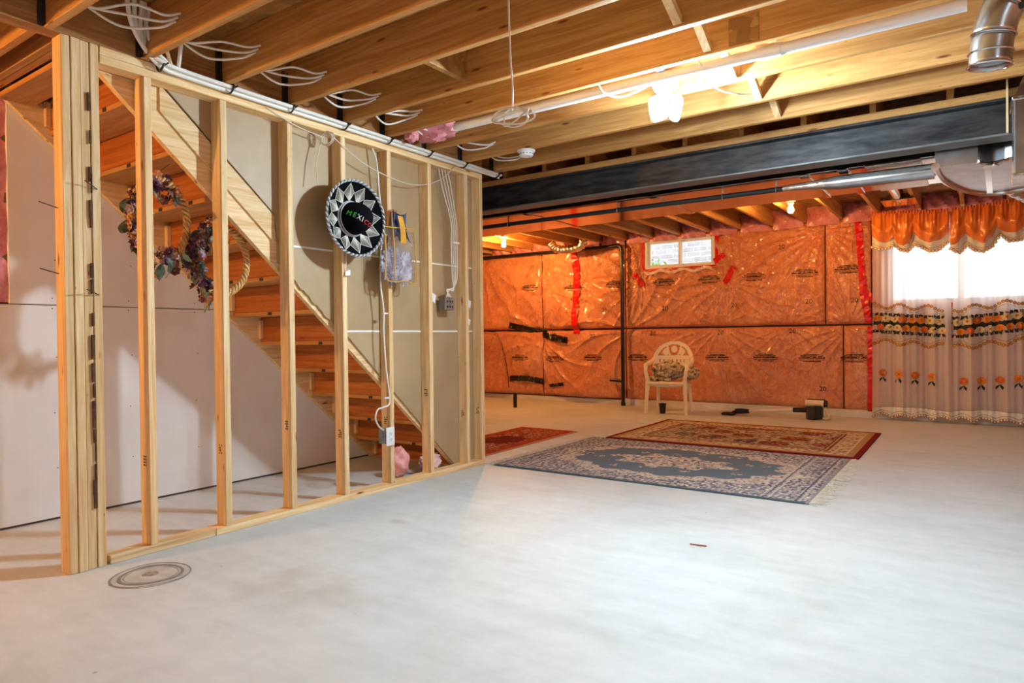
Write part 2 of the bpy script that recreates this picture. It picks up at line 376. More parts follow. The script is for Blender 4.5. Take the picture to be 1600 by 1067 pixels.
# cross bridging between the near joists, on one line
def brace(x, ya, za, yb, zb, nm='bridging_brace'):
    return obj(nm, MB().beam((x, ya, za), (x, yb, zb), .038, .036), 'wood_y', ceil)
for k in range(9, 14):
    a, b = JY[k], JY[k+1]-.038
    if k == 11:
        brace(2.22, a, H+.20, b, H+.02); brace(2.30, a, H+.02, b, H+.20); brace(2.42, a+.02, H+.06, b, H+.17)
    else:
        brace(2.20+.012*k-.1, a, H+.19, b, H+.025); brace(2.255+.012*k-.1, a, H+.04, b, H+.21)
obj('blocking', MB().bbox(.98, 1.018, JY[9], JY[10]-.038, H+.04, TOP), 'osb', ceil)
for k, (xx) in ((11, 2.12), (10, 2.32)):
    obj('shim_plate', MB().bbox(xx, xx+.14, JY[k+1]-.042, JY[k+1]-.038, H+.01, H+.14), 'osb', ceil)
# far joists, running the other way over the beam
fj = None
for k in range(-9, 14):
    x = -.13 + .41*k
    if fj is None: fj = obj('joist', MB().bbox(x-.019, x+.019, 3.35, 7.58, 2.42, TOP), 'joist_y', ceil); x0 = x
    else: share('joist', fj, ceil, (x-x0, 0, 0))
# pink batts pushed in between the far joist ends
def batt_fn(x):
    return lambda u, v: (x+.022+.366*u, 7.56-.10*math.sin(PI*u)**.6*math.sin(PI*min(1,v*.9+.1))-.02*math.sin(u*17+v*9), 2.36+.25*v)
for k in range(-8, 13):
    obj('rim_batt', MB().grid(batt_fn(-.13+.41*k), 12, 8), 'batt_poly', ceil, smooth=True)

# ---- stud partition along the stairs
T = [.184,.5787,.9949,1.3938,1.7952,2.2024,2.6269,2.8176]
wp = struct('wall_partition', (0,1.4,0))
obj('bottom_plate', MB().bbox(-.089, 0, 0, .52, 0, .038), 'wood_y', wp)
obj('bottom_plate', MB().bbox(-.089, 0, .523, 2.857, 0, .038), 'wood_y', wp)
obj('top_plate', MB().bbox(-.089, 0, -.010, 2.857, H-.076, H-.0385), 'wood_y', wp)
obj('top_plate', MB().bbox(-.089, 0, -.010, 2.857, H-.0375, H), 'wood_y', wp)
sm = None; studs = []
for t in T:
    if sm is None: sm = obj('stud', MB().bbox(-.089, 0, t, t+.038, .038, H-.076), 'wood_z', wp); studs.append(sm)
    else: studs.append(share('stud', sm, wp, (0, t-T[0], 0)))
def ink_block(y, z, parent, s=1.0, face=0):
    mb = MB()
    for r in range(4):
        for c in range(3):
            if random.random() < .75:
                x = -.058 + c*.011*s; zz = z + r*.014*s
                mb.box(x, x+.007*s, y-.0008, y-.0002, zz, zz+.009*s)
    return obj('grade_stamp', mb, 'ink_wood', parent)
for t, z in zip(T, (.42,.42,.5,.40,.44,.6,.40,.41)): ink_block(t, z, wp)
# brown paper back of the stairwell drywall, cut along the stringer
def zcut(y):
    if y < .97: return 2.605-.87*y
    if y < 1.405: return 2.372-.9*y+.006*math.sin(y*70)+.005*math.sin(y*131)
    return 2.478-.95*y
def sheet(z0, z1, ya=.30, yb=2.84):
    ys = np.linspace(ya, yb, 130); lo = []; hi = []
    for y in ys:
        zb = max(zcut(y), z0)
        if zb < z1-.002: lo.append((-.0895, y, zb)); hi.append((-.0895, y, z1))
    return MB().prism(lo + hi[::-1], (-.0125, 0, 0))
for z0, z1 in ((1.592, 2.372), (1.080, 1.584), (.02, 1.072)): obj('drywall_sheet', sheet(z0, z1), 'drywall_back', wp)
for z, ya in ((1.588, 1.07), (1.076, 1.47)): obj('joint_tape', MB().box(-.0905, -.0885, ya, 2.84, z-.006, z+.006), 'paper', wp)

# ---- built-up corner post
post = struct('trim_1', (-.045,-.09,0), 'built-up corner post of four upright spruce planks at the end of the stud wall')
pb = [-.169,-.131,-.092,-.052,-.013]
for k in range(4):
    wob = .004*math.sin(k*2.1)
    obj('post_ply', MB().bbox(-.089, wob, pb[k]+.0012, pb[k+1]-.0012, 0, H), 'wood_z', post)
bk = MB()
for k in range(26):
    z = .18+k*.075+random.uniform(-.02,.02)
    if random.random() < .8: bk.bbox(.0005, .006+random.uniform(0,.004), -.062+random.uniform(-.006,.004), -.052, z, z+.06+random.uniform(0,.03), .002)
obj('bark_edge', bk, noisy('bark', (58,38,24), (104,74,48), 30, .9), post)
for k, (y, z) in enumerate(((-.17,1.62),(-.17,1.33),(-.03,1.72),(-.03,1.24))):
    nl = MB().tube([(-.05 if k < 2 else .002, y-.0 if k < 2 else y, z), (-.06 if k < 2 else .05, y-.07, z+.02)], .0025, 6)
    obj('bent_nail', nl, 'dark_metal', post)

# ---- staircase seen from its back
st = thing('staircase', 'open-backed wooden basement stairs behind the stud wall, orange risers showing', 'stairs', (-.6, 2.8, 0))
def strg(x0, x1):
    P = [(x0,-.055,2.376),(x0,.26,2.376),(x0,2.835,.063),(x0,2.835,.002),(x0,2.603,.002)]
    return MB().prism(P, (x1-x0,0,0))
obj('stringer', strg(-.140, -.1045), 'wood_s', st); obj('stringer', strg(-1.085, -1.05), 'wood_s', st)
cl = [(-.1043,.31,2.345-.9*.31+.12),(-.1043,.31,2.32),(-.1043,.97,2.605-.87*.97-.012),(-.1043,.97,2.345-.9*.97+.12)]
obj('stringer_cleat', MB().prism(cl, (.012,0,0)), 'wood_s', st)
obj('landing', MB().bbox(-1.05, -.095, -.07, .10, 2.345, 2.372), 'tread', st)
rise = .2023; rm = tm = nm = None
for k in range(1, 13):
    zb = rise*(k-1); yk = (2.385-zb)/.9
    d = (0, yk-2.385/.9, zb)
    if rm is None:
        rm = obj('riser', MB().bbox(-1.05, -.14, yk, yk+.016, zb+.004, zb+rise-.026), 'riser', st)
        wm = obj('wedge_block', MB().bbox(-1.049, -1.018, yk-.028, yk-.0005, zb+.02, zb+rise-.045), 'wood_z', st)
        nm = obj('tread_notch', MB().box(-.68, -.645, yk-.004, yk-.0005, zb-.021, zb-.002), 'dark_metal', st)
        n2 = obj('tread_notch', MB().box(-.40, -.365, yk-.004, yk-.0005, zb-.021, zb-.002), 'dark_metal', st)
        tm = obj('tread', MB().bbox(-1.05, -.14, yk-.0, yk+.262, zb-.024, zb+.003), 'tread', st)
        tm.location = (0,0,rise); tm.location.y = -rise/.9
        nm.location = n2.location = (0, -rise/.9, rise)
    else:
        share('riser', rm, st, d); share('wedge_block', wm, st, d)
        if k > 2:
            share('tread', tm, st, d); share('tread_notch', nm, st, (.05*math.sin(k*3), d[1], d[2])); share('tread_notch', n2, st, d)

# ---- far wall with poly-covered insulation
WIN1 = (-.66, .365, 1.975, 2.40); WIN2 = (2.42, 3.86, 1.36, 2.36)
wf = struct('wall_far', (0, YF, 0))
cw = MB()
for (x0, x1, z0, z1) in ((XL,XR,0,1.36),(XL,-.66,1.36,TOP),(-.66,.365,1.36,1.975),(-.66,.365,2.40,TOP),(.365,2.42,1.36,TOP),(2.42,3.86,2.36,TOP),(3.86,XR,1.36,TOP)):
    cw.box(x0, x1, YF, YF+.10, z0, z1)
obj('wall_core', cw, 'concrete_wall_shaded', wf)
PINS = [(-.70,1.74,.016,.34,17,0),(.52,1.73,.015,.34,19,1),(1.70,2.31,.018,.5,25,2),(-.90,1.10,.020,.5,13,3),(2.06,2.48,.012,.3,17,4),(-3.5,2.34,.02,.5,15,5),
        (-1.62,1.85,.010,.22,13,6),(2.0,1.12,.014,.28,23,7),(.42,1.14,.012,.3,19,8),(-2.43,.95,.02,.45,13,9),(.42,2.38,.012,.35,15,1.5),(-.70,2.2,.012,.3,13,2.5),(-2.9,1.15,.014,.4,15,3.3),(1.3,1.13,.010,.3,21,.4),(-2.3,1.75,.010,.3,11,.9)]
COLS = {0: [-4.2,-2.43,-.98,1.93,2.24,4.2,XR], 1: [-4.2,-2.43,-.98,1.73,2.24,4.2,XR]}
ROWS = {0: (.085,1.118), 1: (1.136,2.43)}
def surf(x, z, row):
    x = np.asarray(x, float); z = np.asarray(z, float); cols = COLS[row]; z0, z1 = ROWS[row]
    tilt = .012*(x-.3)/2 ; 
    i = np.clip(np.searchsorted(cols, x)-1, 0, len(cols)-2); c = np.array(cols)
    ex = np.minimum(x-c[i], c[i+1]-x); ez = np.minimum(z-z0, z1-z)
    soft = lambda e, w: np.sqrt(np.clip(1-(1-np.clip(e/w, 0, 1))**2, 0, 1))
    d = .060*soft(ex, .10)**.8*soft(ez, .085)
    left = np.clip((-.9-x)/.6, 0, 1)
    d = d + left*(.045*np.sin(x*3.1+z*2.3)*np.sin(z*3.7+1)+.040*np.clip(np.sin(5.5*z-4.2*x),0,1)**3*soft(ez,.3))*soft(ex,.2)
    d = d + .010*np.sin(2.1*x+1.3)*np.sin(3.3*z)*soft(ex,.2)*soft(ez,.2)
    for (px, pz, A, R, n, ph) in PINS:
        dx, dz = x-px, z-pz; r = np.hypot(dx, dz)+1e-6; th = np.arctan2(dz, dx)
        rid = (1-np.abs(np.sin(n/2*th+ph+.5*np.sin(3*th+ph)+.8*np.sin(r*4))))**3.2
        d = d + 1.7*A*(r/R)*np.exp(1-r/R)*rid*np.clip(ez/.04,0,1)*np.clip(ex/.03,0,1) - .020*np.exp(-(r/.05)**2)
    w = .0035*np.sin(40*x+9*z+3*np.sin(7*z))*np.clip(np.sin(2.3*x+1.7*z),0,1)
    return YF - .03 - d - w*soft(ez,.1)
panels = []
for row in (0, 1):
    z0, z1 = ROWS[row]; cols = COLS[row]
    for i in range(len(cols)-1):
        x0, x1 = cols[i]+.006, cols[i+1]-.006
        st_ = .013 if -3.7 < x0 < 2.2 else .03
        nx = max(8, int((x1-x0)/st_)); nz = int((z1-z0)/st_)
        xs = np.linspace(x0, x1, nx+1); zs = np.linspace(z0, z1, nz+1); X, Z = np.meshgrid(xs, zs); Yv = surf(X, Z, row)
        mb = MB(); mb.v = [tuple(p) for p in np.stack([X.ravel(), Yv.ravel(), Z.ravel()], 1).tolist()]
        for j in range(nz):
            zc = (zs[j]+zs[j+1])/2
            for q in range(nx):
                xc = (xs[q]+xs[q+1])/2
                if (WIN1[0]-.01 < xc < WIN1[1]+.01 and WIN1[2]-.01 < zc < WIN1[3]+.06) or (WIN2[0] < xc < WIN2[1] and WIN2[2] < zc < WIN2[3]): continue
                a = j*(nx+1)+q; mb.f.append((a, a+1, a+nx+2, a+nx+1))
        panels.append((row, x0, x1, obj('insulation_panel', mb, 'insul', wf, smooth=True)))
def panel_of(x, row):
    for r, a, b, o in panels:
        if r == row and a-.01 <= x <= b+.01: return o
    return wf
def stamp(x, z, w=.31):
    row = 0 if z < 1.125 else 1; mb = MB(); x0 = x-w/2
    rows = [(.050,.013,.62,.95),(.032,.013,.85,.97),(.004,.022,1.0,.95),(-.016,.014,1.0,.97),(-.038,.014,.66,.95)]
    for dz, h, ww, dens in rows:
        n = 30; a = x-w*ww/2; cw_ = w*ww/n
        for k in range(n):
            if random.random() < dens:
                hh = h*(random.choice((.7,1,1)) if dz != -.016 else .5)
                xa, xb = a+k*cw_, a+k*cw_+cw_*random.uniform(.7,1.0); za = z+dz; zb = za+hh
                ya = float(surf(xa, za, row))-.0025; yb = float(surf(xb, zb, row))-.0025
                mb.add([(xa,ya,za),(xb,yb,za),(xb,yb,zb),(xa,ya,zb)], [(0,1,2,3)])
    obj('printed_stamp', mb, 'ink', panel_of(x, row))
for p in [(-2.63,1.797),(-1.85,1.758),(-1.12,1.773),(-.366,1.766),(.29,1.765),(.88,1.764),(1.50,1.774),(2.0,1.792),(-2.84,.67),(-2.193,.656),(-1.523,.683),(-.78,.689),(.382,.701),(1.018,.707),(1.574,.705),(2.06,.709)]: stamp(*p)
def number(x, z, txt='20'):
    row = 0 if z < 1.125 else 1; vs, fs = text_mesh(txt, .085); mb = MB()
    mb.add([(x+v.x, float(surf(x+v.x, z+v.y, row))-.003, z+v.y) for v in vs], fs); obj('printed_number', mb, 'ink', panel_of(x, row))
for (x, z) in [(-2.6,2.136),(-1.299,1.405),(-.341,1.402),(.619,1.413),(1.549,1.427),(1.225,2.137),(2.06,1.423),(-1.486,1.023),(-.537,1.05),(.428,1.05),(1.35,1.06),(1.698,.332)]: number(x, z)
def tape(pts, w, m='red_tape', name='tape_strip', row=None, lift=.006):
    P = [Vector((p[0], 0, p[1])) for p in pts]; mb = MB(); vs = []; n = 0
    for i in range(len(P)-1):
        L = (P[i+1]-P[i]).length; k = max(2, int(L/.03))
        for j in range(k+(i == len(P)-2)):
            c = P[i].lerp(P[i+1], j/k); dr = (P[i+1]-P[i]).normalized(); nn = Vector((dr.z,0,-dr.x))*w/2
            for s_ in (-1, 0, 1):
                q = c+nn*s_; r = row if row is not None else (0 if q.z < 1.127 else 1)
                y = min(float(surf(q.x+ddx, min(max(q.z+ddz, ROWS[r][0]), ROWS[r][1]), r)) for ddx, ddz in ((0,0),(.03,.03),(-.03,-.03),(.03,-.03),(-.03,.03))); vs.append((q.x, min(y, YF-.03)-lift-.002*math.sin(n*1.3), q.z))
            n += 1
    mb.add(vs, [(a*3+b, a*3+b+1, a*3+b+4, a*3+b+3) for a in range(n-1) for b in range(2)])
    o = obj(name, mb, m, wf); md = o.modifiers.new('thickness', 'SOLIDIFY'); md.thickness = .003; md.offset = 0; return o
tape([(-1.80,2.33),(-1.79,1.06)], .115)
tape([(2.10,2.44),(2.16,1.5),(2.21,1.15)], .075); tape([(2.15,1.55),(2.34,1.33)], .07); tape([(2.24,1.1),(2.235,.08)], .085)
tape([(-.80,1.93),(-.68,1.73)], .07); tape([(.50,1.72),(.63,1.93)], .075); tape([(.36,2.02),(.50,2.10)], .07)
tape([(-3.04,1.217),(-2.75,1.15),(-2.36,1.07)], .10, 'black_tape', row=1, lift=.02); tape([(-2.40,1.05),(-1.95,.96)], .095, 'black_tape', row=0, lift=.02)
tape([(-3.04,.345),(-2.7,.35),(-2.40,.30)], .09, 'black_tape', row=0, lift=.01); tape([(-2.28,.245),(-2.02,.28)], .05, 'black_tape', row=0, lift=.01)
obj('baseboard_far', MB().bbox(-1.0, XR, YF-.075, YF, 0, .092).bbox(XL, -1.0, YF-.05, YF, 0, .07), 'foam', kind='structure')

# ---- small sliding window
w1 = struct('window_1', (-.15, YF, 1.975)); x0, x1, z0, z1 = WIN1; yo = YF-.10
fr = MB().bbox(x0, x1, yo, YF+.06, z0, z0+.028).bbox(x0, x1, yo, YF+.06, z1-.045, z1).bbox(x0, x0+.045, yo, YF+.06, z0+.028, z1-.045).bbox(x1-.03, x1, yo, YF+.06, z0+.028, z1-.045)
obj('window_frame', fr, 'vinyl', w1)
xm = -.145
def sash(a, b, y):
    return MB().bbox(a, b, y, y+.025, z0+.030, z0+.052).bbox(a, b, y, y+.025, z1-.070, z1-.047).bbox(a, a+.035, y, y+.025, z0+.052, z1-.070).bbox(b-.035, b, y, y+.025, z0+.052, z1-.070)
for a, b, y in ((x0+.052, xm+.02, yo+.022), (xm-.005, x1-.037, yo+.055)):
    s_ = obj('sash', sash(a, b, y), 'vinyl', w1); obj('pane', MB().box(a+.035, b-.035, y+.011, y+.014, z0+.052, z1-.070), 'glass', s_)
wt = [(x0-.045,x0,z0-.03,z1+.05),(x1,x1+.055,z0-.03,z1+.07),(x0,x1,z0-.028,z0-.001),(x0,x1,z1+.001,z1+.055)]
for a, b, c, d in wt: obj('tape_strip', MB().bbox(a, b, yo-.012, yo+.06, c, d, .004), 'red_tape', w1)
pf = MB().grid(lambda u, v: (x0-.04+(x1-x0+.1)*u, yo-.02-.012*abs(math.sin(u*31+v*2)), z1+.04+.06*v), 60, 3); obj('film_edge', pf, M['film'], w1)
pf = MB().grid(lambda u, v: (x0+.02+(x1-x0-.05)*u, yo-.03-.02*abs(math.sin(u*23+v*2)), z0-.07-.02*math.sin(u*19)+.04*v), 60, 3); obj('film_edge', pf, noisy('film_fold', (226,190,180), (250,236,230), 20, .25), w1)

# ---- large window behind the curtains
w2 = struct('window_2', (3.14, YF, 1.36)); x0, x1, z0, z1 = WIN2
obj('window_frame', MB().bbox(x0, x1, YF-.04, YF+.06, z0, z0+.05).bbox(x0, x1, YF-.04, YF+.06, z1-.05, z1).bbox(x0, x0+.05, YF-.04, YF+.06, z0+.05, z1-.05).bbox(x1-.05, x1, YF-.04, YF+.06, z0+.05, z1-.05), 'vinyl', w2)
obj('mullion', MB().bbox(3.10, 3.16, YF-.02, YF+.05, z0+.05, z1-.05), 'vinyl', w2)
for a, b in ((x0+.05, 3.10), (3.16, x1-.05)): obj('pane', MB().box(a, b, YF+.01, YF+.015, z0+.05, z1-.05), 'glass', w2)
for a, b, c, d in ((x0-.06,x0,z0-.05,z1+.05),(x1,x1+.06,z0-.05,z1+.05),(x0,x1,z0-.05,z0-.001),(x0,x1,z1+.001,z1+.05)): obj('tape_strip', MB().bbox(a, b, YF-.095, YF-.04, c, d, .004), 'red_tape', w2)

# ---- masonry of the neighbouring house outside the small window
nb = thing('neighbour_wall', 'pale grey block masonry seen outside through the small sliding window', 'wall', (0, 10.2, 1.2))
brk = noisy('pale_block', (158,154,156), (186,182,182), 6, .9); bm_ = None
obj('mortar_bed', MB().box(-2.4, 2.2, 10.24, 10.3, 1.2, 4.2), mat('mortar', srgb(236,236,234), .9), nb)
for r in range(15):
    for c in range(11):
        x = -2.38+.25*c+(.125 if r % 2 else 0); z = 1.98+.09*r
        if bm_ is None: bm_ = obj('brick', MB().bbox(x, x+.236, 10.232, 10.25, z, z+.077, .003), brk, nb); o0 = (x, z)
        else: share('brick', bm_, nb, (x-o0[0], random.uniform(-.006,.006), z-o0[1]))
bush = MB()
for k in range(90):
    p = Vector((-.98+random.gauss(0,.085), 8.7+random.gauss(0,.08), 2.10+random.gauss(0,.06))); a = random.uniform(0,6.3)
    d = Vector((math.cos(a)*.05,0,math.sin(a)*.05)); e = Vector((-d.z*.4,.01,d.x*.4)); bush.add([p-d, p+e, p+d, p-e], [(0,1,2,3)])
bu = thing('outdoor_shrub', 'small green leafy shrub outside the left pane of the sliding window', 'shrub', (-.98,8.7,1.28))
obj('foliage', bush, mat('leaf_green', srgb(120,176,96), .6), bu); obj('stem', MB().tube([(-.98,8.7,1.28),(-.98,8.7,2.1)], .012, 6), mat('stem', srgb(90,80,60), .8), bu)
obj('ground_outside', MB().box(XL, XR, YF+.12, 13, 1.1, 1.28), mat('gravel', srgb(200,198,192), .9), kind='structure')
# ================================================================== BEAM AND DUCTS
bmr = thing('steel_beam', 'dark steel I-beam with a wooden nailer on top spanning the basement', 'beam', (0, 3.42, 2.156))
obj('web', MB().box(XL, XR, 3.413, 3.427, 2.169, 2.358), 'steel', bmr)
obj('bottom_flange', MB().bbox(XL, XR, 3.34, 3.50, 2.156, 2.170), 'steel_edge', bmr)
obj('top_flange', MB().bbox(XL, XR, 3.345, 3.495, 2.358, 2.372), 'steel', bmr)
obj('nailer', MB().bbox(XL, XR, 3.335, 3.49, 2.3725, 2.4195), 'joist', bmr)

dk = thing('supply_duct', 'long shiny rectangular sheet metal duct running behind the steel beam', 'duct', (0, 4.08, 2.15))
xs = [-4.18,-2.6,-1.35,-.1,1.12,2.27,2.52,3.062]
for a, b in zip(xs[:-1], xs[1:]):
    w = .0
    obj('duct_section', MB().bbox(a+.002, b-.002, 3.62, 4.55+.004*math.sin(a*5), 2.15+.003*math.sin(a*3), 2.415), 'duct', dk)
for x in xs[1:-1]: obj('drive_cleat', MB().bbox(x-.03, x+.03, 3.61, 4.56, 2.143, 2.149, .002), 'duct', dk)
obj('foil_tape', MB().bbox(2.66, 2.98, 3.615, 4.555, 2.144, 2.1485, .001), 'foil', dk)

pp = thing('gas_line', 'thin dark pipe under the shiny duct widening into a grey round duct', 'pipe', (0, 3.79, 2.1))
obj('pipe', MB().tube([(-4.1,3.79,2.105),(2.12,3.79,2.105)], .019, 12), 'rubber', pp, smooth=True)
obj('foil_wrap', MB().tube([(2.1,3.79,2.105),(2.2,3.78,2.103),(2.3,3.77,2.10),(2.42,3.76,2.095)], [.021,.026,.03,.042], 14), 'foil', pp, smooth=True)
obj('round_section', MB().tube([(2.40,3.76,2.095),(2.48,3.75,2.09),(3.052,3.75,2.086)], [.041,.050,.052], 18), 'galv', pp, smooth=True)
for x in (-2.2,-.4,.75,1.65,2.05): obj('pipe_strap', MB().tube([(x,3.79+.023*math.cos(a),2.105+.023*math.sin(a)) for a in [k*PI/8 for k in range(16)]], .004, 6, closed=True).box(x-.006, x+.006, 3.788, 3.792, 2.126, 2.15), 'galv', pp)

eb = thing('duct_elbow', 'big curved galvanized duct elbow beside the plenum at the right', 'duct', (3.3, 4.0, 2.06))
outer = [(3.066,3.53),(3.072,3.70),(3.09,3.92),(3.125,4.13),(3.175,4.34),(3.24,4.54),(3.33,4.68),(3.43,4.72),(3.56,4.66),(3.9,4.56)]
inner = [(3.9,3.62),(3.50,3.56),(3.42,3.60),(3.36,3.64),(3.31,3.60),(3.285,3.53)]
obj('elbow_body', MB().prism([(x, y, 2.06) for x, y in outer+inner], (0,0,.34)), 'galv', eb)
obj('edge_flange', MB().tube(cr([(x, y, 2.066) for x, y in outer], 6), .026, 8), 'duct', eb, smooth=True)
obj('edge_flange', MB().tube(cr([(x, y, 2.066) for x, y in inner[::-1]], 6), .010, 8), 'duct', eb, smooth=True)
obj('joint_cleat', MB().beam((3.335,3.64,2.055), (3.36,4.70,2.055), .035, .010), 'duct', eb)
obj('sealant', MB().beam((3.31,3.66,2.05), (3.38,3.62,2.05), .05, .008), 'foil', eb)

pl = thing('plenum', 'grey sheet metal furnace plenum cut off by the right edge of the picture', 'plenum', (3.9, 3.2, 1.86))
obj('plenum_box', MB().bbox(3.443, 4.5, 3.02, 3.30, 1.865, 2.27, .006), 'galv', pl)
obj('plenum_taper', MB().add([(3.443,3.02,2.27),(4.5,3.02,2.27),(4.5,3.30,2.27),(3.443,3.30,2.27),(3.56,3.06,2.60),(4.5,3.06,2.60),(4.5,3.30,2.60),(3.56,3.30,2.60)], [(0,1,5,4),(1,2,6,5),(2,3,7,6),(3,0,4,7),(3,2,1,0),(4,5,6,7)]), 'galv', pl)
obj('seam', MB().bbox(3.434, 4.5, 3.012, 3.30, 2.258, 2.282, .004), 'foil', pl)
obj('bottom_fold', MB().bbox(3.436, 4.5, 3.015, 3.30, 1.850, 1.872, .004), 'foil', pl)
obj('hanger_strap', MB().box(3.418, 3.428, 3.30, 3.33, 2.16, 2.60), 'wood_z', pl)

rd = thing('round_duct', 'galvanized round duct elbow hanging open below the joists at top right', 'duct', (3.35, 1.98, 2.13))
path = cr([(3.325,1.99,2.135),(3.335,1.985,2.24),(3.36,1.98,2.34),(3.42,1.98,2.44),(3.52,1.98,2.52),(3.75,1.98,2.54)], 6)
obj('duct_tube', MB().tube(path[:8], .076, 28, cap=False), 'galv', rd, smooth=True).modifiers.new('thickness','SOLIDIFY').thickness = .003
obj('duct_tube', MB().tube(path[7:15], .077, 28, cap=False), 'galv', rd, smooth=True).modifiers.new('thickness','SOLIDIFY').thickness = .003
obj('duct_tube', MB().tube(path[14:], .078, 28, cap=False), 'foil', rd, smooth=True)
def rib(c, d, r, t=.0045):
    d = Vector(d).normalized(); u = d.orthogonal().normalized(); w = d.cross(u)
    return MB().tube([Vector(c)+(u*math.cos(a)+w*math.sin(a))*r for a in [2*PI*k/28 for k in range(28)]], t, 6, closed=True)
for i in (0, 3, 7, 14): obj('rib', rib(path[i], path[i+1]-path[i], .0785), 'duct', rd, smooth=True)
obj('damper_plate', MB().lathe([(.070,0),(.070,.002)], Vector(path[1]), path[2]-path[1], 24), 'galv', rd)
obj('damper_knob', MB().tube([(3.40,1.95,2.33),(3.455,1.93,2.345),(3.50,1.92,2.35)], [.012,.018,.014], 8), 'black', rd, smooth=True)

wp2 = thing('white_pipe', 'long white plastic pipe tucked between two joists above the lamp', 'pipe', (2.2, 1.86, 2.36))
obj('pipe', MB().tube([(.55,1.862,2.372),(3.25,1.862,2.362)], .027, 18), 'pvc', wp2, smooth=True)
obj('coupling', MB().tube([(2.43,1.862,2.365),(2.53,1.862,2.365)], .031, 18), 'pvc', wp2, smooth=True)

fx = thing('flex_duct', 'short silver flexible duct bent under the far joists near the tall red tape', 'duct', (-1.65, 7.2, 2.3))
fp = cr([(-1.95,7.05,2.43),(-1.90,7.12,2.35),(-1.78,7.18,2.315),(-1.62,7.2,2.325),(-1.48,7.18,2.36),(-1.40,7.1,2.44)], 8)
obj('flex_tube', MB().tube(fp, [.062+.006*math.sin(i*2.2) for i in range(len(fp))], 16), 'foil', fx, smooth=True)
f2 = thing('flex_duct', 'pale silver flexible duct above the right end of the curtains', 'duct', (3.7, 7.0, 2.4))
fp = cr([(3.50,6.6,2.47),(3.62,6.75,2.40),(3.76,6.95,2.37),(3.98,7.05,2.36)], 8)
obj('flex_tube', MB().tube(fp, [.085+.008*math.sin(i*2.2) for i in range(len(fp))], 16), 'foil', f2, smooth=True)
bt = thing('register_boot', 'galvanized register boot with a round collar between the far joists', 'vent', (2.6, 6.66, 2.40))
obj('boot', MB().add([(2.47,6.48,2.40),(2.75,6.48,2.40),(2.75,6.84,2.40),(2.47,6.84,2.40),(2.53,6.56,2.47),(2.69,6.56,2.47),(2.69,6.76,2.47),(2.53,6.76,2.47)], [(3,2,1,0),(4,5,6,7),(0,1,5,4),(1,2,6,5),(2,3,7,6),(3,0,4,7)]), 'galv', bt)
obj('rim', MB().bbox(2.455, 2.765, 6.465, 6.855, 2.393, 2.400, .002), 'duct', bt)
obj('collar', MB().tube([(2.61,6.62,2.44),(2.60,6.35,2.47),(2.58,6.0,2.50)], .062, 18), 'duct', bt, smooth=True)

vp = thing('drain_pipe', 'black plastic drain pipe running along the far wall and down to the floor', 'pipe', (-.98, 7.47, 0))
obj('pipe', MB().tube([(-.975,7.475,.002),(-.975,7.475,2.28)]+[(-.975-.06*(1-math.cos(a)),7.475,2.28+.06*math.sin(a)) for a in (.3,.6,.9,1.2,1.57)]+[(-4.15,7.475,2.35)], .026, 14), 'abs', vp, smooth=True)
obj('coupling', MB().tube([(-1.03,7.475,2.342),(-1.12,7.475,2.342)], .031, 14), 'abs', vp, smooth=True)
obj('coupling', MB().tube([(-.975,7.475,2.20),(-.975,7.475,2.29)], .031, 14), 'abs', vp, smooth=True)
obj('branch', MB().tube([(-.975,7.475,.36),(-1.18,7.475,.372)], .024, 12), 'abs', vp, smooth=True)
obj('floor_stub', MB().tube([(-.975,7.475,.0),(-.975,7.475,.05)], .034, 14), 'abs', vp, smooth=True)
sb = thing('pipe_stub', 'short black pipe stub standing up from the floor near the stud wall end', 'pipe', (-2.225,6.5,0))
obj('pipe', MB().tube([(-2.225,6.5,.001),(-2.225,6.5,.20)], .028, 14), 'abs', sb, smooth=True); obj('cap', MB().lathe([(.032,.19),(.032,.205),(.02,.21)], (-2.225,6.5,0), n=14), 'abs', sb)

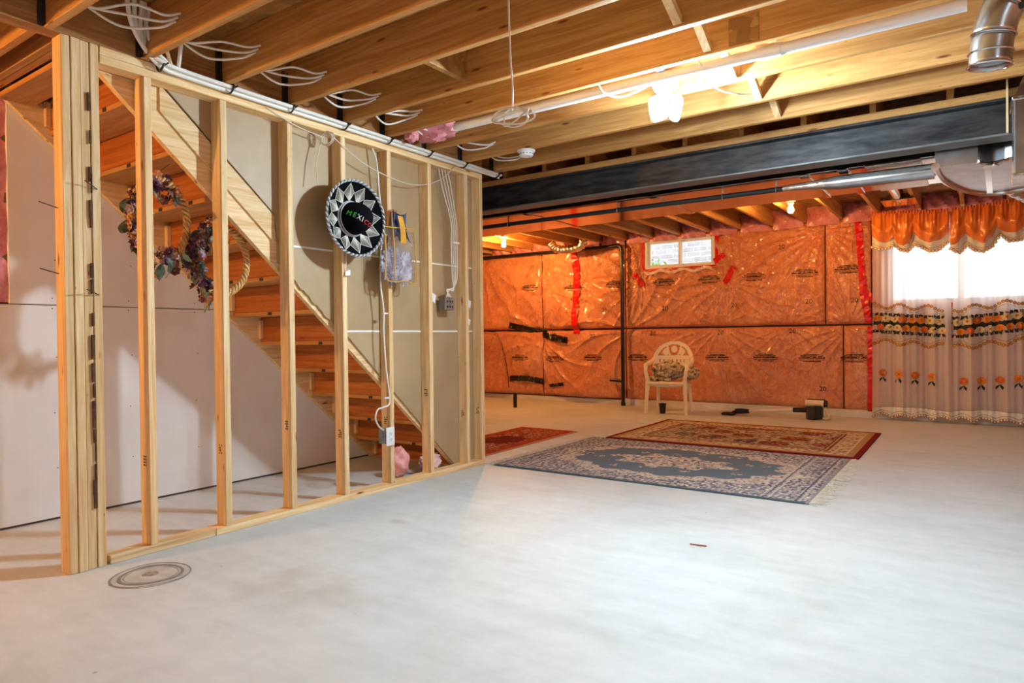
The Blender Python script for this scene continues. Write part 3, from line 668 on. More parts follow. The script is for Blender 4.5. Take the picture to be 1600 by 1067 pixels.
# ================================================================== LAMPS
M['led_fill'] = mat('led_panel_fill', (1,1,1,1), .4, emis=(.67,.87,1,1), estr=LED_STRENGTH*.22)
def garage_lamp(lx, ly, label, face_mat='led', nout=2):
    lp = thing('garage_lamp', label, 'lamp', (lx, ly, 2.36)); lc = Vector((lx, ly, 0))
    obj('ceiling_box', MB().lathe([(.052,2.408),(.052,2.45),(.03,2.455)], lc, n=8).box(lx-.02, lx+.02, ly-.24, ly+.13, 2.444, 2.456), 'box_metal', lp)
    obj('lamp_base', MB().lathe([(.03,2.352),(.058,2.362),(.07,2.385),(.07,2.407)], lc, n=28), 'porcelain', lp, smooth=True)
    obj('hub', MB().lathe([(.022,2.30),(.040,2.305),(.042,2.335),(.026,2.352)], lc, n=20), 'white_pl', lp, smooth=True)
    fwd = Vector((-.5726,.8198,0)); rgt = Vector((.8198,.5726,0))
    for k, ang in enumerate((218, 322, 90)):
        d = rgt*math.cos(math.radians(ang)) + (-fwd)*(-math.sin(math.radians(ang)))
        ax = (d*-.24 + Vector((0,0,-.97))).normalized() if k < nout else (d*.95 + Vector((0,0,-.3))).normalized(); side = ax.cross(Vector((0,0,1))).normalized(); nn = ax.cross(side).normalized()
        if (nn.dot(d) if k < nout else -nn.z) > 0: nn = -nn
        c0 = lc + Vector((0,0,2.325)) + d*(.080 if k < nout else .03)
        def pt(u, v, w): return c0 + ax*u + side*v + nn*w
        body = MB(); face = MB(); o_ = []
        for t in range(20):
            a = 2*PI*t/20; su = .075+.067*(1 if k < 2 or nout == 0 else .42)*abs(math.cos(a))**.5*(1 if math.cos(a) > 0 else -1); sv = .060*abs(math.sin(a))**.5*(1 if math.sin(a) > 0 else -1); o_.append((su, sv))
        body.add([pt(u, v, .004) for u, v in o_]+[pt(u, v, .020) for u, v in o_], [tuple(range(20)), tuple(range(39,19,-1))]+[(t, (t+1) % 20, 20+(t+1) % 20, 20+t) for t in range(20)])
        face.add([pt(u, v*.95, .0) for u, v in o_]+[pt(u*.96+.003, v*.9, -.006) for u, v in o_], [tuple(range(20)), tuple(range(39,19,-1))]+[(t, (t+1) % 20, 20+(t+1) % 20, 20+t) for t in range(20)])
        pn = obj('lamp_panel', body, 'white_pl', lp); obj('led_face', face, face_mat, pn)
garage_lamp(1.89, 2.03, 'glowing white three-panel lamp on a round base under the joists')
garage_lamp(5.0, -.39, 'white three-panel fill lamp added at the right, out of view', 'led_fill', 0)  # unseen lamp added to brighten the near floor
def bare_bulb(x, y, z, label, s=1.0):
    t = thing('bare_bulb', label, 'light bulb', (x, y, z))
    obj('lamp_holder', MB().lathe([(.024,-.055),(.03,-.05),(.032,-.03),(.055,-.014),(.06,0)], (x,y,z), n=24), 'porcelain', t, smooth=True)
    obj('bulb', MB().lathe([(.002,-.150),(.016,-.147),(.027,-.134),(.031,-.117),(.028,-.098),(.018,-.075),(.014,-.056)], (x,y,z), n=20), mat('warm_bulb_glass', (1,.9,.7,1), .3, emis=(*WARM,1), estr=BULB_STRENGTH*s), t, smooth=True)
    obj('mounting_box', MB().lathe([(.05,.0),(.05,.04)], (x,y,z), n=8).box(x-.2, x+.2, y-.02, y+.02, z+.03, z+.045), 'box_metal', t)
bare_bulb(1.69, 5.93, 2.43, 'lit bare bulb under the far joists between small window and red tape', .85)
bare_bulb(-2.16, 6.17, 2.43, 'lit bare bulb under the far joists just past the stud wall end', 1.6)
bare_bulb(-.62, -2.15, 2.40, 'lit bare bulb left of the corner post, out of view', 1.8)

sd = thing('smoke_detector', 'round white smoke detector under the joists near the stud wall end', 'smoke detector', (.60, 2.60, 2.33))
obj('base_plate', MB().lathe([(.062,.035),(.066,.04),(.066,.0475)], (.60,2.60,2.33), n=28), 'white_pl', sd, smooth=True)
obj('housing', MB().lathe([(.028,.0),(.045,.004),(.052,.014),(.055,.034)], (.60,2.60,2.33), n=28), 'white_pl', sd, smooth=True)
vt = MB()
for k in range(14):
    a = 2*PI*k/14; vt.box(.60+.051*math.cos(a)-.004, .60+.051*math.cos(a)+.004, 2.60+.051*math.sin(a)-.004, 2.60+.051*math.sin(a)+.004, 2.347, 2.352)
obj('vent_slots', vt, 'dark_metal', sd)

# ================================================================== CABLES
cb = thing('cable_bundle', 'long bundle of white cables strapped along the top plate of the stud wall', 'cables', (.03, 1.4, H))
for k, (dx, dz) in enumerate(((.014,-.010),(.034,-.012),(.052,-.012),(.024,-.027))):
    top = [(.10+.03*k, .17-.05*k, TOP-.02), (.07+.02*k, .16-.03*k, H+.10), (.03+.012*k, .19-.01*k, H+.03)]
    P = cr(top + [(dx+.01, .26, H+dz+.005), (dx, .40, H+dz), (dx, .8, H+dz-.002), (dx, 1.4, H+dz), (dx, 2.0, H+dz-.002), (dx, 2.6, H+dz), (dx, 3.05, H+dz)], 8)
    obj('cable', MB().tube(P, .0105, 8), 'cable', cb, smooth=True)
for y in (.25,.62,1.0,1.40,1.78,2.18,2.58,3.0):
    P = [(.033+.034*math.cos(a), y+.004*math.sin(a*2), H-.016+.024*math.sin(a)) for a in [2*PI*k/16 for k in range(16)]]
    obj('cable_tie', MB().tube(P, .0055, 6, closed=True).tube([(.065,y,H-.02),(.07,y+.02,H-.004)], .005, 6), 'black', cb)
for k, x in enumerate((.16,.22,.10)):
    pass
rc = thing('riser_cables', 'two white cables rising from the bundle into the ceiling beside the post', 'cables', (.1,.1,H))
obj('cable', MB().tube(cr([(.05,.30,H-.004),(.075,.20,H+.04),(.09,.16,H+.12),(.095,.15,TOP-.004)], 8), .0095, 8), 'cable', rc, smooth=True)
obj('cable', MB().tube(cr([(.05,.33,H-.004),(.12,.30,H+.03),(.16,.29,H+.11),(.165,.30,TOP-.004)], 8), .0095, 8), 'cable', rc, smooth=True)
obj('cable', MB().tube(cr([(.055,.29,H+.0),(.10,.24,H+.05),(.08,.19,H+.10),(.06,.22,H+.06)], 8), .0095, 8), noisy('tan_cable', (206,168,120), (222,190,146), 5, .5), rc, smooth=True)
bay = ['beside the corner post', 'above the first stud', 'above the second stud', 'above the third stud', 'above the fourth stud', 'above the fifth stud by the pink wad', 'above the seventh stud', 'past the stud wall end']
for k, j in enumerate((6,7,8,9,10,11,12,13)):
    y0, y1 = JY[j], JY[j+1]-.038
    t = thing('cable_loop', 'loose white cables looping through the joist bay ' + bay[k], 'cables', (.2, (y0+y1)/2, H+.05), 'cable loops in the joist bays')
    n = 3 if k < 5 else 2
    for q in range(n):
        o_ = .03*q; sg = random.uniform(.02,.05)
        P = cr([(.16+o_, y0+.004, H+.13-.02*q), (.17+o_*1.5, y0+.06, H+.085-.02*q), (.20+o_*2, (y0+y1)/2, H+.06-sg+.03*q), (.28+o_, y1-.06, H+.05+.02*q), (.33+o_*.7, y1-.004, H+.085+.012*q)], 8)
        obj('cable', MB().tube(P, .0058, 6), 'cable', t, smooth=True)
wd = thing('pink_wad', 'torn wad of pink insulation stuffed in the joist bay over the stud wall', 'insulation', (.22,1.98,H+.05))
def blob(c, r, seed, amp=.35, nu=20, nv=12):
    rr = np.random.default_rng(seed); ph = rr.uniform(0,6,(6,)); fr_ = rr.integers(2,7,(6,2))
    def fn(u, v):
        a = u*2*PI; b = (v-.5)*PI; k = 1+amp*sum(math.sin(fr_[i][0]*a+ph[i])*math.sin(fr_[i][1]*b*2+ph[i]*2) for i in range(6))/3
        return (c[0]+r[0]*k*math.cos(b)*math.cos(a), c[1]+r[1]*k*math.cos(b)*math.sin(a), c[2]+r[2]*k*math.sin(b))
    return MB().grid(fn, nu, nv)
obj('fluff', blob((.24,2.02,H+.075), (.17,.10,.075), 3), 'batt', wd, smooth=True)
obj('shred', blob((.13,1.90,H+.03), (.05,.04,.05), 5), 'batt', wd, smooth=True)
pw = thing('pink_wad', 'crumpled pink insulation and film lying on the floor behind the sixth stud', 'insulation', (-.25,2.25,0))
obj('fluff', blob((-.22,2.10,.115), (.075,.07,.10), 8, .3, 36, 24), noisy('pink_film', (222,134,140), (246,190,190), 14, .35, coat=.5, bump=.7, bscale=22, bd=.02), pw, smooth=True)
obj('shred', blob((-.17,2.38,.075), (.06,.10,.065), 9, .3, 36, 24), noisy('pink_film_pale', (236,186,192), (250,222,226), 14, .35, coat=.5, bump=.7, bscale=22, bd=.02), pw, smooth=True)

def wire_thing(name, label, runs, r=.003, m='wire', loc=None):
    t = thing(name, label, 'wire', loc or tuple(runs[0][0]))
    for P in runs: obj('wire', MB().tube(cr(P, 8), r, 6), m, t, smooth=True)
    return t
coil = lambda c, r, n=3, ax=(0,1,0): [(c[0]+r*math.cos(a)*(1+.1*math.sin(3.1*a)), c[1]+.01*math.sin(a*1.7), c[2]+r*.8*math.sin(a)) for a in [2*PI*n*k/(10*n) for k in range(10*n+1)]]
wire_thing('hanging_wire', 'thin grey wire hanging from a joist left of the lamp, ending in a coil', [[(1.855,.597,H+.002),(1.857,.597,2.2),(1.862,.597,2.05),(1.867,.60,1.95),(1.864,.60,1.87)], [(1.868+.07*math.cos(a)*(1+.12*math.sin(2.3*a)), .60+.03*math.sin(a*1.3), 1.845+.028*math.sin(a)) for a in [2*PI*k/12 for k in range(46)]]], .0035)
wire_thing('thin_wire', 'thin white wire swooping across the top of the studs with a small coil', [[(.012,.85,H-.045),(.012,1.05,H-.10),(.012,1.25,H-.12)], coil((.012,1.28,H-.12),.05,3), [(.012,1.30,H-.09),(.014,1.6,H-.22),(.014,2.0,H-.27),(.014,2.3,H-.19),(.02,2.50,H-.04)], [(-.02,1.26,H-.12),(-.02,1.22,2.1),(.0,1.21,1.97)]], .003)
lw = wire_thing('lamp_wires', 'white wires strung from the joists around the glowing lamp', [[(1.60,1.79,H+.02),(1.62,1.84,H-.03),(1.68,1.90,H-.045),(1.75,1.95,H-.02),(1.84,2.0,H+.03)], [(2.14,1.79,H+.02),(2.16,1.86,H-.02),(2.12,1.96,H-.01),(2.08,2.08,H-.03),(2.05,2.16,H+.03)], [(2.05,2.20,H+.06),(2.10,2.3,H+.02),(2.16,2.42,H+.02),(2.2,2.565,H+.05)]], .005, 'cable')
fd = thing('feed_cables', 'four white cables running down the seventh stud into a grey junction box', 'cables', (.01,2.45,1.3))
for k in range(4):
    y = 2.37+.035*k
    P = cr([(-.04,y,H-.078),(-.02,y+.02,2.15),(.004,2.455+.021*k,1.9),(.006,2.45+.022*k,1.75),(.006,2.46+.019*k,1.5),(.008,2.47-.0*k,1.39+.006*k),(.006,2.42-.01*k,1.385),(.004,2.385+.02*k,1.335)], 8)
    obj('cable', MB().tube(P, .0042, 6), 'cable', fd, smooth=True)
obj('staple', MB().box(.0, .016, 2.47, 2.54, 1.745, 1.757), 'white_pl', fd)
jb = thing('junction_box', 'grey metal junction box on the side of the seventh stud', 'electrical box', (-.0,2.43,1.235))
obj('box', MB().bbox(-.06, .006, 2.372, 2.482, 1.235, 1.330, .004), 'box_metal', jb)
kn = MB()
for y in (2.40,2.43,2.457):
    for z in (1.26,1.30): kn.lathe([(.009,0),(.009,.0015)], (.006,y,z), (1,0,0), 10)
obj('knockouts', kn, 'dark_metal', jb)
oc = thing('outlet', 'white wall outlet on a metal box low on the fifth stud', 'outlet', (.0,1.76,.3))
obj('box', MB().bbox(-.055, .004, 1.735, 1.794, .315, .415, .003), 'box_metal', oc)
fp_ = obj('face_plate', MB().bbox(.006, .013, 1.745, 1.822, .298, .424, .003), 'white_pl', oc)
rc_ = obj('receptacle', MB().bbox(.0125, .0165, 1.768, 1.799, .325, .397, .002), 'white_pl', oc)
sl = MB()
for z in (.34,.378):
    for y in (1.776,1.788): sl.box(.0165, .0172, y, y+.003, z, z+.009)
    sl.lathe([(.003,0),(.003,.0006)], (.0166,1.7835,z-.005), (1,0,0), 8)
obj('slots', sl, 'dark_metal', rc_)
oc2 = thing('outlet_cable', 'white cable hanging down the fifth stud to the outlet', 'cable', (0,1.75,1.4))
obj('cable', MB().tube(cr([(-.04,1.70,H-.077),(-.02,1.72,2.2),(-.02,1.745,1.95),(.004,1.752,1.86),(-.01,1.74,1.6),(.0,1.72,1.40),(.004,1.74,1.22),(.004,1.74,1.05),(.002,1.76,.82),(.006,1.785,.60),(.012,1.72,.565),(.02,1.66,.555),(.02,1.64,.50),(.01,1.68,.44),(-.01,1.745,.405)], 8), .0058, 8), 'cable', oc2, smooth=True)
for z in (1.72,1.19,.62): obj('staple', MB().box(-.004, .012, 1.735, 1.775, z, z+.01), 'white_pl', oc2)
for (y, z, s, lb) in ((2.245,1.33,.03,'white paper tag stapled to the sixth stud'),(2.66,1.30,.028,'white sticker on the seventh stud, the upper one'),(2.655,1.16,.022,'white sticker on the seventh stud, the lower one')):
    t = MB().grid(lambda u, v: (.004+.012*u*v, y-s/2+s*u, z-s+2*s*v-(.02*u)), 4, 4); o = obj('paper_tag', t, 'paper'); o['label'] = lb; o['category'] = 'paper tag'
# ================================================================== THINGS ON THE STUD WALL
# ---- sombrero, brim flat against the fourth stud
HC = Vector((.035, 1.432, 1.782))
hat = thing('sombrero', 'black velvet sombrero with silver star stitching hung on the fourth stud', 'hat', tuple(HC))
velvet = noisy('black_velvet', (7,7,9), (15,15,18), 40, .95, spec=.08)
silver = mat('silver_thread', srgb(226,224,208), .5); braid = mat('silver_braid', srgb(196,198,202), .4)
brim_x = lambda r: .010 + .055*max(0, (r-.12)/.12)**2
obj('brim', MB().lathe([(.0,-.004),(.10,-.004),(.16,brim_x(.16)-.006),(.20,brim_x(.20)-.006),(.232,brim_x(.232)-.006),(.236,brim_x(.234)),(.20,brim_x(.20)),(.16,brim_x(.16)),(.10,.010),(.0,.010)], HC, (1,0,0), 56), velvet, hat, smooth=True)
EX, EY = .16, .104
cr_ = []
for k in range(15):
    a = k/14*PI/2; cr_.append((EY*math.cos(a)**.8+.0005, .006+EX*math.sin(a)))
obj('crown', MB().lathe(cr_, HC, (1,0,0), 36), velvet, hat, smooth=True)
def polar(r, a, x): return (HC.x+x, HC.y+r*math.cos(a), HC.z+r*math.sin(a))
for s, ph in ((1,0),(-1,PI)):
    P = [polar(.234+.004*math.cos(46*a*1+ph), a, brim_x(.234)+.004*math.sin(46*a+ph)) for a in [2*PI*k/460 for k in range(460)]]
    obj('braid_edge', MB().tube(P, .006, 5, closed=True), braid if s > 0 else 'steel_edge', hat, smooth=True)
obj('hat_band', MB().tube([polar(.107, a, .014) for a in [2*PI*k/40 for k in range(40)]], .007, 6, closed=True), braid, hat, smooth=True)
obj('hat_band', MB().tube([polar(.104, a, .032) for a in [2*PI*k/40 for k in range(40)]], .004, 6, closed=True), braid, hat, smooth=True)
NSP = 12
for k in range(NSP):
    a0 = 2*PI*k/NSP+.15; mb = MB(); da = PI/NSP*.82
    B = (.112, a0); tip = (.217, a0); lft = (.168, a0+da*1.16); rgh = (.168, a0-da*1.16)
    def strip(p, q, w=.0008):
        pa, pb = Vector(polar(*p, brim_x(p[0])+.003)), Vector(polar(*q, brim_x(q[0])+.003)); mb.tube([pa, pb], w, 4, cap=False)
    for t in range(9):
        f = t/8
        strip((.116, a0+da*.1), (lft[0]+(tip[0]-lft[0])*f, lft[1]+(tip[1]-lft[1])*f)); strip((.116, a0-da*.1), (rgh[0]+(tip[0]-rgh[0])*f, rgh[1]+(tip[1]-rgh[1])*f))
    for p, q in ((B,lft),(lft,tip),(tip,rgh),(rgh,B),(B,tip)): strip(p, q, .0017)
    obj('star_point', mb, silver, hat)
# lettering curved over the crown
TXM = {'g': mat('green_lettering', srgb(70,190,80), .5), 'w': mat('white_lettering', srgb(220,220,216), .5), 'r': mat('red_lettering', srgb(200,40,44), .5)}
adv = 0
for ch, cc, wd_ in (('M','g',.034),('E','g',.027),('X','w',.029),('I','w',.014),('C','r',.030),('O','r',.032)):
    vs, fs = text_mesh(ch, .036); mb = MB(); out = []
    for v in vs:
        for ext in (0,): 
            u = adv + wd_/2 + v.x - .075; w = v.y
            tl = math.radians(-24); uu = u*math.cos(tl)-w*math.sin(tl); ww = u*math.sin(tl)+w*math.cos(tl)
            th = math.radians(-28) + uu/.105; ph = ww/.10-.10
            sa = math.cos(th)*math.cos(ph); dy, dz = math.sin(th)*math.cos(ph), math.sin(ph); rr = math.hypot(dy, dz)+1e-6; r_ = EY*(1-min(1,sa*sa))**.4+.003
            out.append((HC.x+.008+EX*sa, HC.y+r_*dy/rr, HC.z+r_*dz/rr))
    mb.add(out, fs); lo = obj('letter', mb, TXM[cc], hat); lo['label'] = 'embroidered letter ' + ch
    md = lo.modifiers.new('thickness', 'SOLIDIFY'); md.thickness = .002; adv += wd_
obj('chin_cord', MB().tube(cr([(.03,1.40,1.56),(.02,1.41,1.50),(.012,1.425,1.44),(.012,1.43,1.47)], 8), .003, 6), braid, hat)
obj('price_tag', MB().add([(.014,1.41,1.455),(.016,1.445,1.465),(.02,1.44,1.43),(.016,1.40,1.425)], [(0,1,2,3)]), 'paper', hat)

# ---- clear bag with costume on the fifth stud
bag = thing('plastic_bag', 'clear plastic bag with grey contents hung on the fifth stud', 'bag', (.03, 1.84, 1.41))
def bagf(u, v):
    a = u*2*PI; z = 1.405+.36*v; w = .155-.012*v+.006*math.sin(9*a+7*v); d = .038*(1-.35*v)+.004*math.sin(5*a+11*v)
    return (.047+d*math.copysign(abs(math.cos(a))**.7, math.cos(a)), 1.835+w*math.copysign(abs(math.sin(a))**.6, math.sin(a))+.01*v, z)
obj('bag_film', MB().grid(bagf, 40, 24), M['film'], bag, smooth=True)
obj('contents', blob((.045,1.79,1.52), (.020,.10,.11), 12, .4, 36, 24), noisy('grey_satin', (62,62,78), (190,190,208), 9, .25, coat=.4, bump=.8, bscale=20, bd=.02), bag, smooth=True)
obj('contents', blob((.05,1.90,1.51), (.018,.065,.10), 14, .4, 36, 24), noisy('silver_lining', (96,96,112), (230,230,244), 9, .2, coat=.4, bump=.8, bscale=24, bd=.02), bag, smooth=True)
yel = mat('yellow_piping', srgb(206,156,48), .5)
obj('piping', MB().tube(cr([(.075,1.69,1.77),(.09,1.685,1.6),(.085,1.69,1.43),(.085,1.76,1.405),(.088,1.86,1.415),(.085,1.975,1.41),(.08,1.985,1.5),(.07,1.978,1.77)], 8), .004, 6), yel, bag, smooth=True)
obj('piping', MB().tube(cr([(.078,1.685,1.765),(.082,1.77,1.768),(.08,1.9,1.778),(.074,1.982,1.775)], 8), .0045, 6), yel, bag, smooth=True)
obj('piping', MB().tube(cr([(.082,1.76,1.765),(.088,1.765,1.62),(.085,1.77,1.42)], 8), .004, 6), yel, bag, smooth=True)
cl_ = thing('navy_cloth', 'folded navy and orange cloth sticking out of the clear bag', 'cloth', (.05,1.86,1.75))
def nav(u, v): return (.055+.035*math.sin(u*9+v*3)*(.4+v*.6), 1.80+.16*u-.03*math.sin(v*3), 1.70+.19*v*(1-.8*(u-.25)**2)+.02*math.sin(u*12))
obj('cloth_fold', MB().grid(nav, 24, 14), noisy('navy_satin', (28,40,72), (60,78,118), 8, .35, bump=.3), cl_, smooth=True)
obj('ribbon', MB().grid(lambda u, v: (.092+.012*math.sin(v*3), 1.792+.05*u+.03*(1-v), 1.67+.18*v), 4, 10), noisy('gold_ribbon', (186,128,30), (220,164,54), 10, .4), cl_)
obj('strap', MB().tube(cr([(.07,1.72,1.77),(.05,1.745,1.84),(.03,1.78,1.885),(.05,1.83,1.885)], 8), .008, 6), mat('rust_strap', srgb(170,90,34), .5), cl_, smooth=True)

# ---- wreaths hanging behind the first studs
def wreath(name_label, c, R, seed, rope_only_right, squash=1.15):
    t = thing('wreath', name_label, 'wreath', (c[0], c[1], c[2]-R)); r_ = random.Random(seed)
    vine = noisy('twisted_vine', (196,140,72), (232,190,126), 20, .6)
    for s in range(3):
        P = []
        for k in range(150):
            a = 2*PI*k/150; q = 15*a+s*2*PI/3
            rr = R+.013*math.cos(q); P.append((c[0]+.013*math.sin(q), c[1]+rr*math.cos(a), c[2]+rr*squash*math.sin(a)))
        obj('vine_strand', MB().tube(P, .0085, 6, closed=True), vine, t, smooth=True)
    leafm = [noisy('leaf_teal', (44,62,52), (92,112,92), 20, .5), noisy('leaf_pale', (110,124,100), (168,172,142), 20, .5)]
    lm = []
    for q in range(2):
        mb = MB()
        for i in range(6):
            u = i/5; w = .022*math.sin(PI*min(1,u*.9+.08)); z = .012*math.sin(u*3)
            mb.v += [(u*.085, -w, z), (u*.085, 0, z-.007), (u*.085, w, z)]
        mb.f += [(i*3+j, i*3+j+1, i*3+j+4, i*3+j+3) for i in range(5) for j in range(2)]
        me = obj('leaf', mb, leafm[q], t, smooth=True); me.data.transform(Matrix.Translation(root_loc(t))); lm.append(me)
    fm = []
    for q, (ca, cb_) in enumerate((((70,34,58),(116,66,96)),((176,96,60),(214,150,104)),((96,56,44),(140,86,70)),((150,110,130),(206,176,186)))):
        mb = MB()
        for i in range(7):
            a = 2*PI*i/7; d = Vector((math.cos(a), math.sin(a), .5)); e = Vector((-math.sin(a), math.cos(a), 0))
            mb.add([(0,0,0), d*.022-e*.011, d*.030+Vector((0,0,.006)), d*.022+e*.011], [(0,1,2,3)])
        mb.lathe([(.002,.022),(.009,.018),(.010,.010),(.004,.0)], n=7)
        me = obj('dried_flower', mb, noisy('dried_petal%d' % q, ca, cb_, 25, .7), t); me.data.transform(Matrix.Translation(root_loc(t))); fm.append(me)
    used = [False]*6
    def put(k, pool, nm, p, rot, s):
        if not used[k]: used[k] = True; o = pool; o.location = p; o.rotation_euler = rot; o.scale = (s,s,s)
        else: share(nm, pool, t, p, rot, (s,s,s))
    for i in range(150):
        a = r_.uniform(*rope_only_right); rad = R*r_.uniform(.78,1.18); hang = r_.random()**3*.10 if i % 3 == 0 else 0
        p = (r_.uniform(-.03,.045), rad*math.cos(a), R+rad*squash*math.sin(a)-hang)
        rot = (r_.uniform(-.9,.9), PI/2+r_.uniform(-1.0,1.0), r_.uniform(0,6.3))
        if i % 5 < 1: k = r_.randrange(2); put(k, lm[k], 'leaf', p, rot, r_.uniform(.7,1.15))
        else: k = r_.randrange(4); put(2+k, fm[k], 'dried_flower', p, rot, r_.uniform(.65,1.15))
    for i in range(7):
        a = r_.uniform(*rope_only_right); p0 = Vector((c[0], c[1]+R*math.cos(a), c[2]+R*squash*math.sin(a)))
        obj('dry_stem', MB().tube([p0, p0+Vector((.02,r_.uniform(-.05,.03),-.05)), p0+Vector((.02,r_.uniform(-.06,.05),-.10-r_.random()*.05))], .0016, 5), leafm[0], t)
    obj('hook', MB().tube([(c[0],c[1],c[2]+R*squash), (c[0]+.01,c[1],c[2]+R*squash+.05), (-.13,c[1]+.01,c[2]+R*squash+.075)], .002, 5), 'dark_metal', t)
    return t
wreath('twisted vine wreath with dried purple flowers hanging behind the first two studs', (-.215,.365,1.66), .145, 4, (.9,5.6), 1.4)
wreath('twisted vine wreath with bare rope side hanging behind the second stud', (-.215,.70,1.48), .165, 9, (1.7,4.6), 1.15)

# ================================================================== RUGS
def lin(c): c = np.asarray(c, float)/255; return np.where(c <= .04045, c/12.92, ((c+.055)/1.055)**2.4)
def vor(x, y, s, seed):
    i0 = np.floor(x/s).astype(int); j0 = np.floor(y/s).astype(int); best = np.full(x.shape, 9.); bid = np.zeros(x.shape)
    h = lambda i, j, k: np.modf(np.abs(np.sin(i*127.1+j*311.7+k*74.7+seed*17.3)*43758.5453))[0]
    for di in (-1,0,1):
        for dj in (-1,0,1):
            i, j = i0+di, j0+dj; px = (i+.15+.7*h(i,j,1))*s; py = (j+.15+.7*h(i,j,2))*s
            d = np.hypot(x-px, y-py)/s; m = d < best; best = np.where(m, d, best); bid = np.where(m, h(i,j,3), bid)
    return best, bid
def pal(ids, cols):
    c = np.array([lin(q) for q in cols]); return c[np.clip((ids*len(cols)).astype(int), 0, len(cols)-1)]
def floral(x, y, s, seed, petals, ground):
    f, i = vor(x, y, s, seed); f2, i2 = vor(x+.013, y, s*.55, seed+3)
    c = pal(i2, ground); m = f < .33; c[m] = pal(i, petals)[m]; m = f < .12; c[m] = pal(np.modf(i*7.3)[0], petals)[m]*.8; return c
def paint_blue(x, y, L, Wd):
    pet = [(222,214,202),(206,178,162),(230,224,214),(150,150,164),(196,186,174)]; gr = [(112,112,124),(140,138,144),(164,158,156),(88,90,104)]
    c = floral(x, y, .036, 1, pet, gr)
    dx, dy = x-L/2, y-Wd/2; th = np.arctan2(dy/.62, dx/.95); r = np.hypot(dx/.95, dy/.62)*(1+.05*np.sin(10*th)+.03*np.sin(23*th))
    blue = np.broadcast_to(lin((104,120,134)), c.shape).copy()
    f, i = vor(x, y, .15, 5); f3, i3 = vor(x, y, .03, 6); m = (f < .30) & (i < .5) & (f3 < .45); blue[m] = pal(i3, [(214,202,186),(190,160,146),(120,116,120)])[m]
    ins = r < .88; c[ins] = blue[ins]
    g = (r >= .86) & (r < 1.04); gl = floral(x, y, .035, 8, [(220,208,192),(206,180,164),(226,218,206)], [(196,182,166),(120,116,122),(206,192,178)]); c[g] = gl[g]
    ri = np.hypot(dx/.46, dy/.24)*(1+.16*np.sin(8*th)); q = ri < 1; il = floral(x, y, .048, 9, [(222,212,196),(204,182,164),(230,222,210)], [(150,148,150),(96,100,112),(206,196,182),(186,160,146)]); c[q] = il[q]
    e = np.minimum(x, L-x)
    for a, b, col in ((.235,.25,(206,198,186)),(.262,.272,(96,98,112)),(.282,.292,(200,190,178)),(.055,.065,(196,186,176)),(.075,.085,(84,86,100))):
        m = (e > a) & (e < b); c[m] = lin(col)
    ey = np.minimum(y, Wd-y)
    for a, b, col in ((.10,.108,(190,182,172)),(.118,.124,(84,86,100))): m = (ey > a) & (ey < b) & (e > .05); c[m] = lin(col)
    c[ey < .022] = lin((88,104,114)); c[e < .02] = lin((150,146,142)); return c
def paint_beige(x, y, L, Wd):
    c = floral(x, y, .055, 21, [(196,176,146),(178,154,122),(128,100,78),(206,188,160)], [(166,144,116),(148,124,98),(178,156,128),(104,72,58)])
    f, i = vor(x, y, .36, 23); th = np.arctan2(np.modf(y/.36)[0]-.5, np.modf(x/.36)[0]-.5); fl = f*(1+.25*np.sin(f*30+i*9))
    m = fl < .34; k = floral(x, y, .045, 24, [(150,60,40),(120,36,30),(176,110,70),(84,60,56)], [(112,40,32),(150,72,48),(92,40,34),(176,136,90)]); d = m & (i < .75); c[d] = k[d]
    k2 = floral(x, y, .05, 25, [(80,70,76),(196,170,130),(110,96,96)], [(70,58,60),(120,92,76)]); d = (fl < .26) & (i > .55); c[d] = k2[d]
    e = np.minimum(np.minimum(x, L-x), np.minimum(y, Wd-y))
    band = (e > .115) & (e < .275); b = floral(x, y, .05, 27, [(214,194,156),(140,70,52),(104,84,66)], [(200,176,138),(190,166,128),(210,188,150)]); c[band] = b[band]
    for a, b_, col in ((.27,.285,(110,52,36)),(.292,.30,(204,172,122)),(.305,.318,(120,60,40)),(.108,.116,(222,198,150)),(.05,.108,(172,138,92))): m = (e > a) & (e < b_); c[m] = lin(col)
    c[e < .05] = lin((122,18,26)); return c
def paint_red(x, y, L, Wd):
    c = floral(x, y, .035, 31, [(206,150,110),(150,46,30),(220,176,140),(110,40,34)], [(176,84,52),(190,96,60),(160,66,42),(120,50,40)])
    dx, dy = (x-L/2)/.20, (y-Wd/2)/.26; r = np.hypot(dx, dy)*(1+.1*np.sin(8*np.arctan2(dy, dx))); m = r < 1; c[m] = lin((122,26,22)); k = floral(x, y, .04, 33, [(150,50,36),(96,20,20)], [(122,28,22),(110,22,20)]); m = r < .9; c[m] = k[m]
    e = np.minimum(np.minimum(x, L-x), np.minimum(y, Wd-y)); m = e < .12; b = floral(x, y, .06, 35, [(206,96,48),(160,50,28)], [(190,78,38),(180,70,36)]); c[m] = b[m]
    for a, b_, col in ((.115,.125,(112,34,24)),(.06,.066,(120,36,26))): m = (e > a) & (e < b_); c[m] = lin(col)
    c[e < .012] = lin((196,150,110)); return c
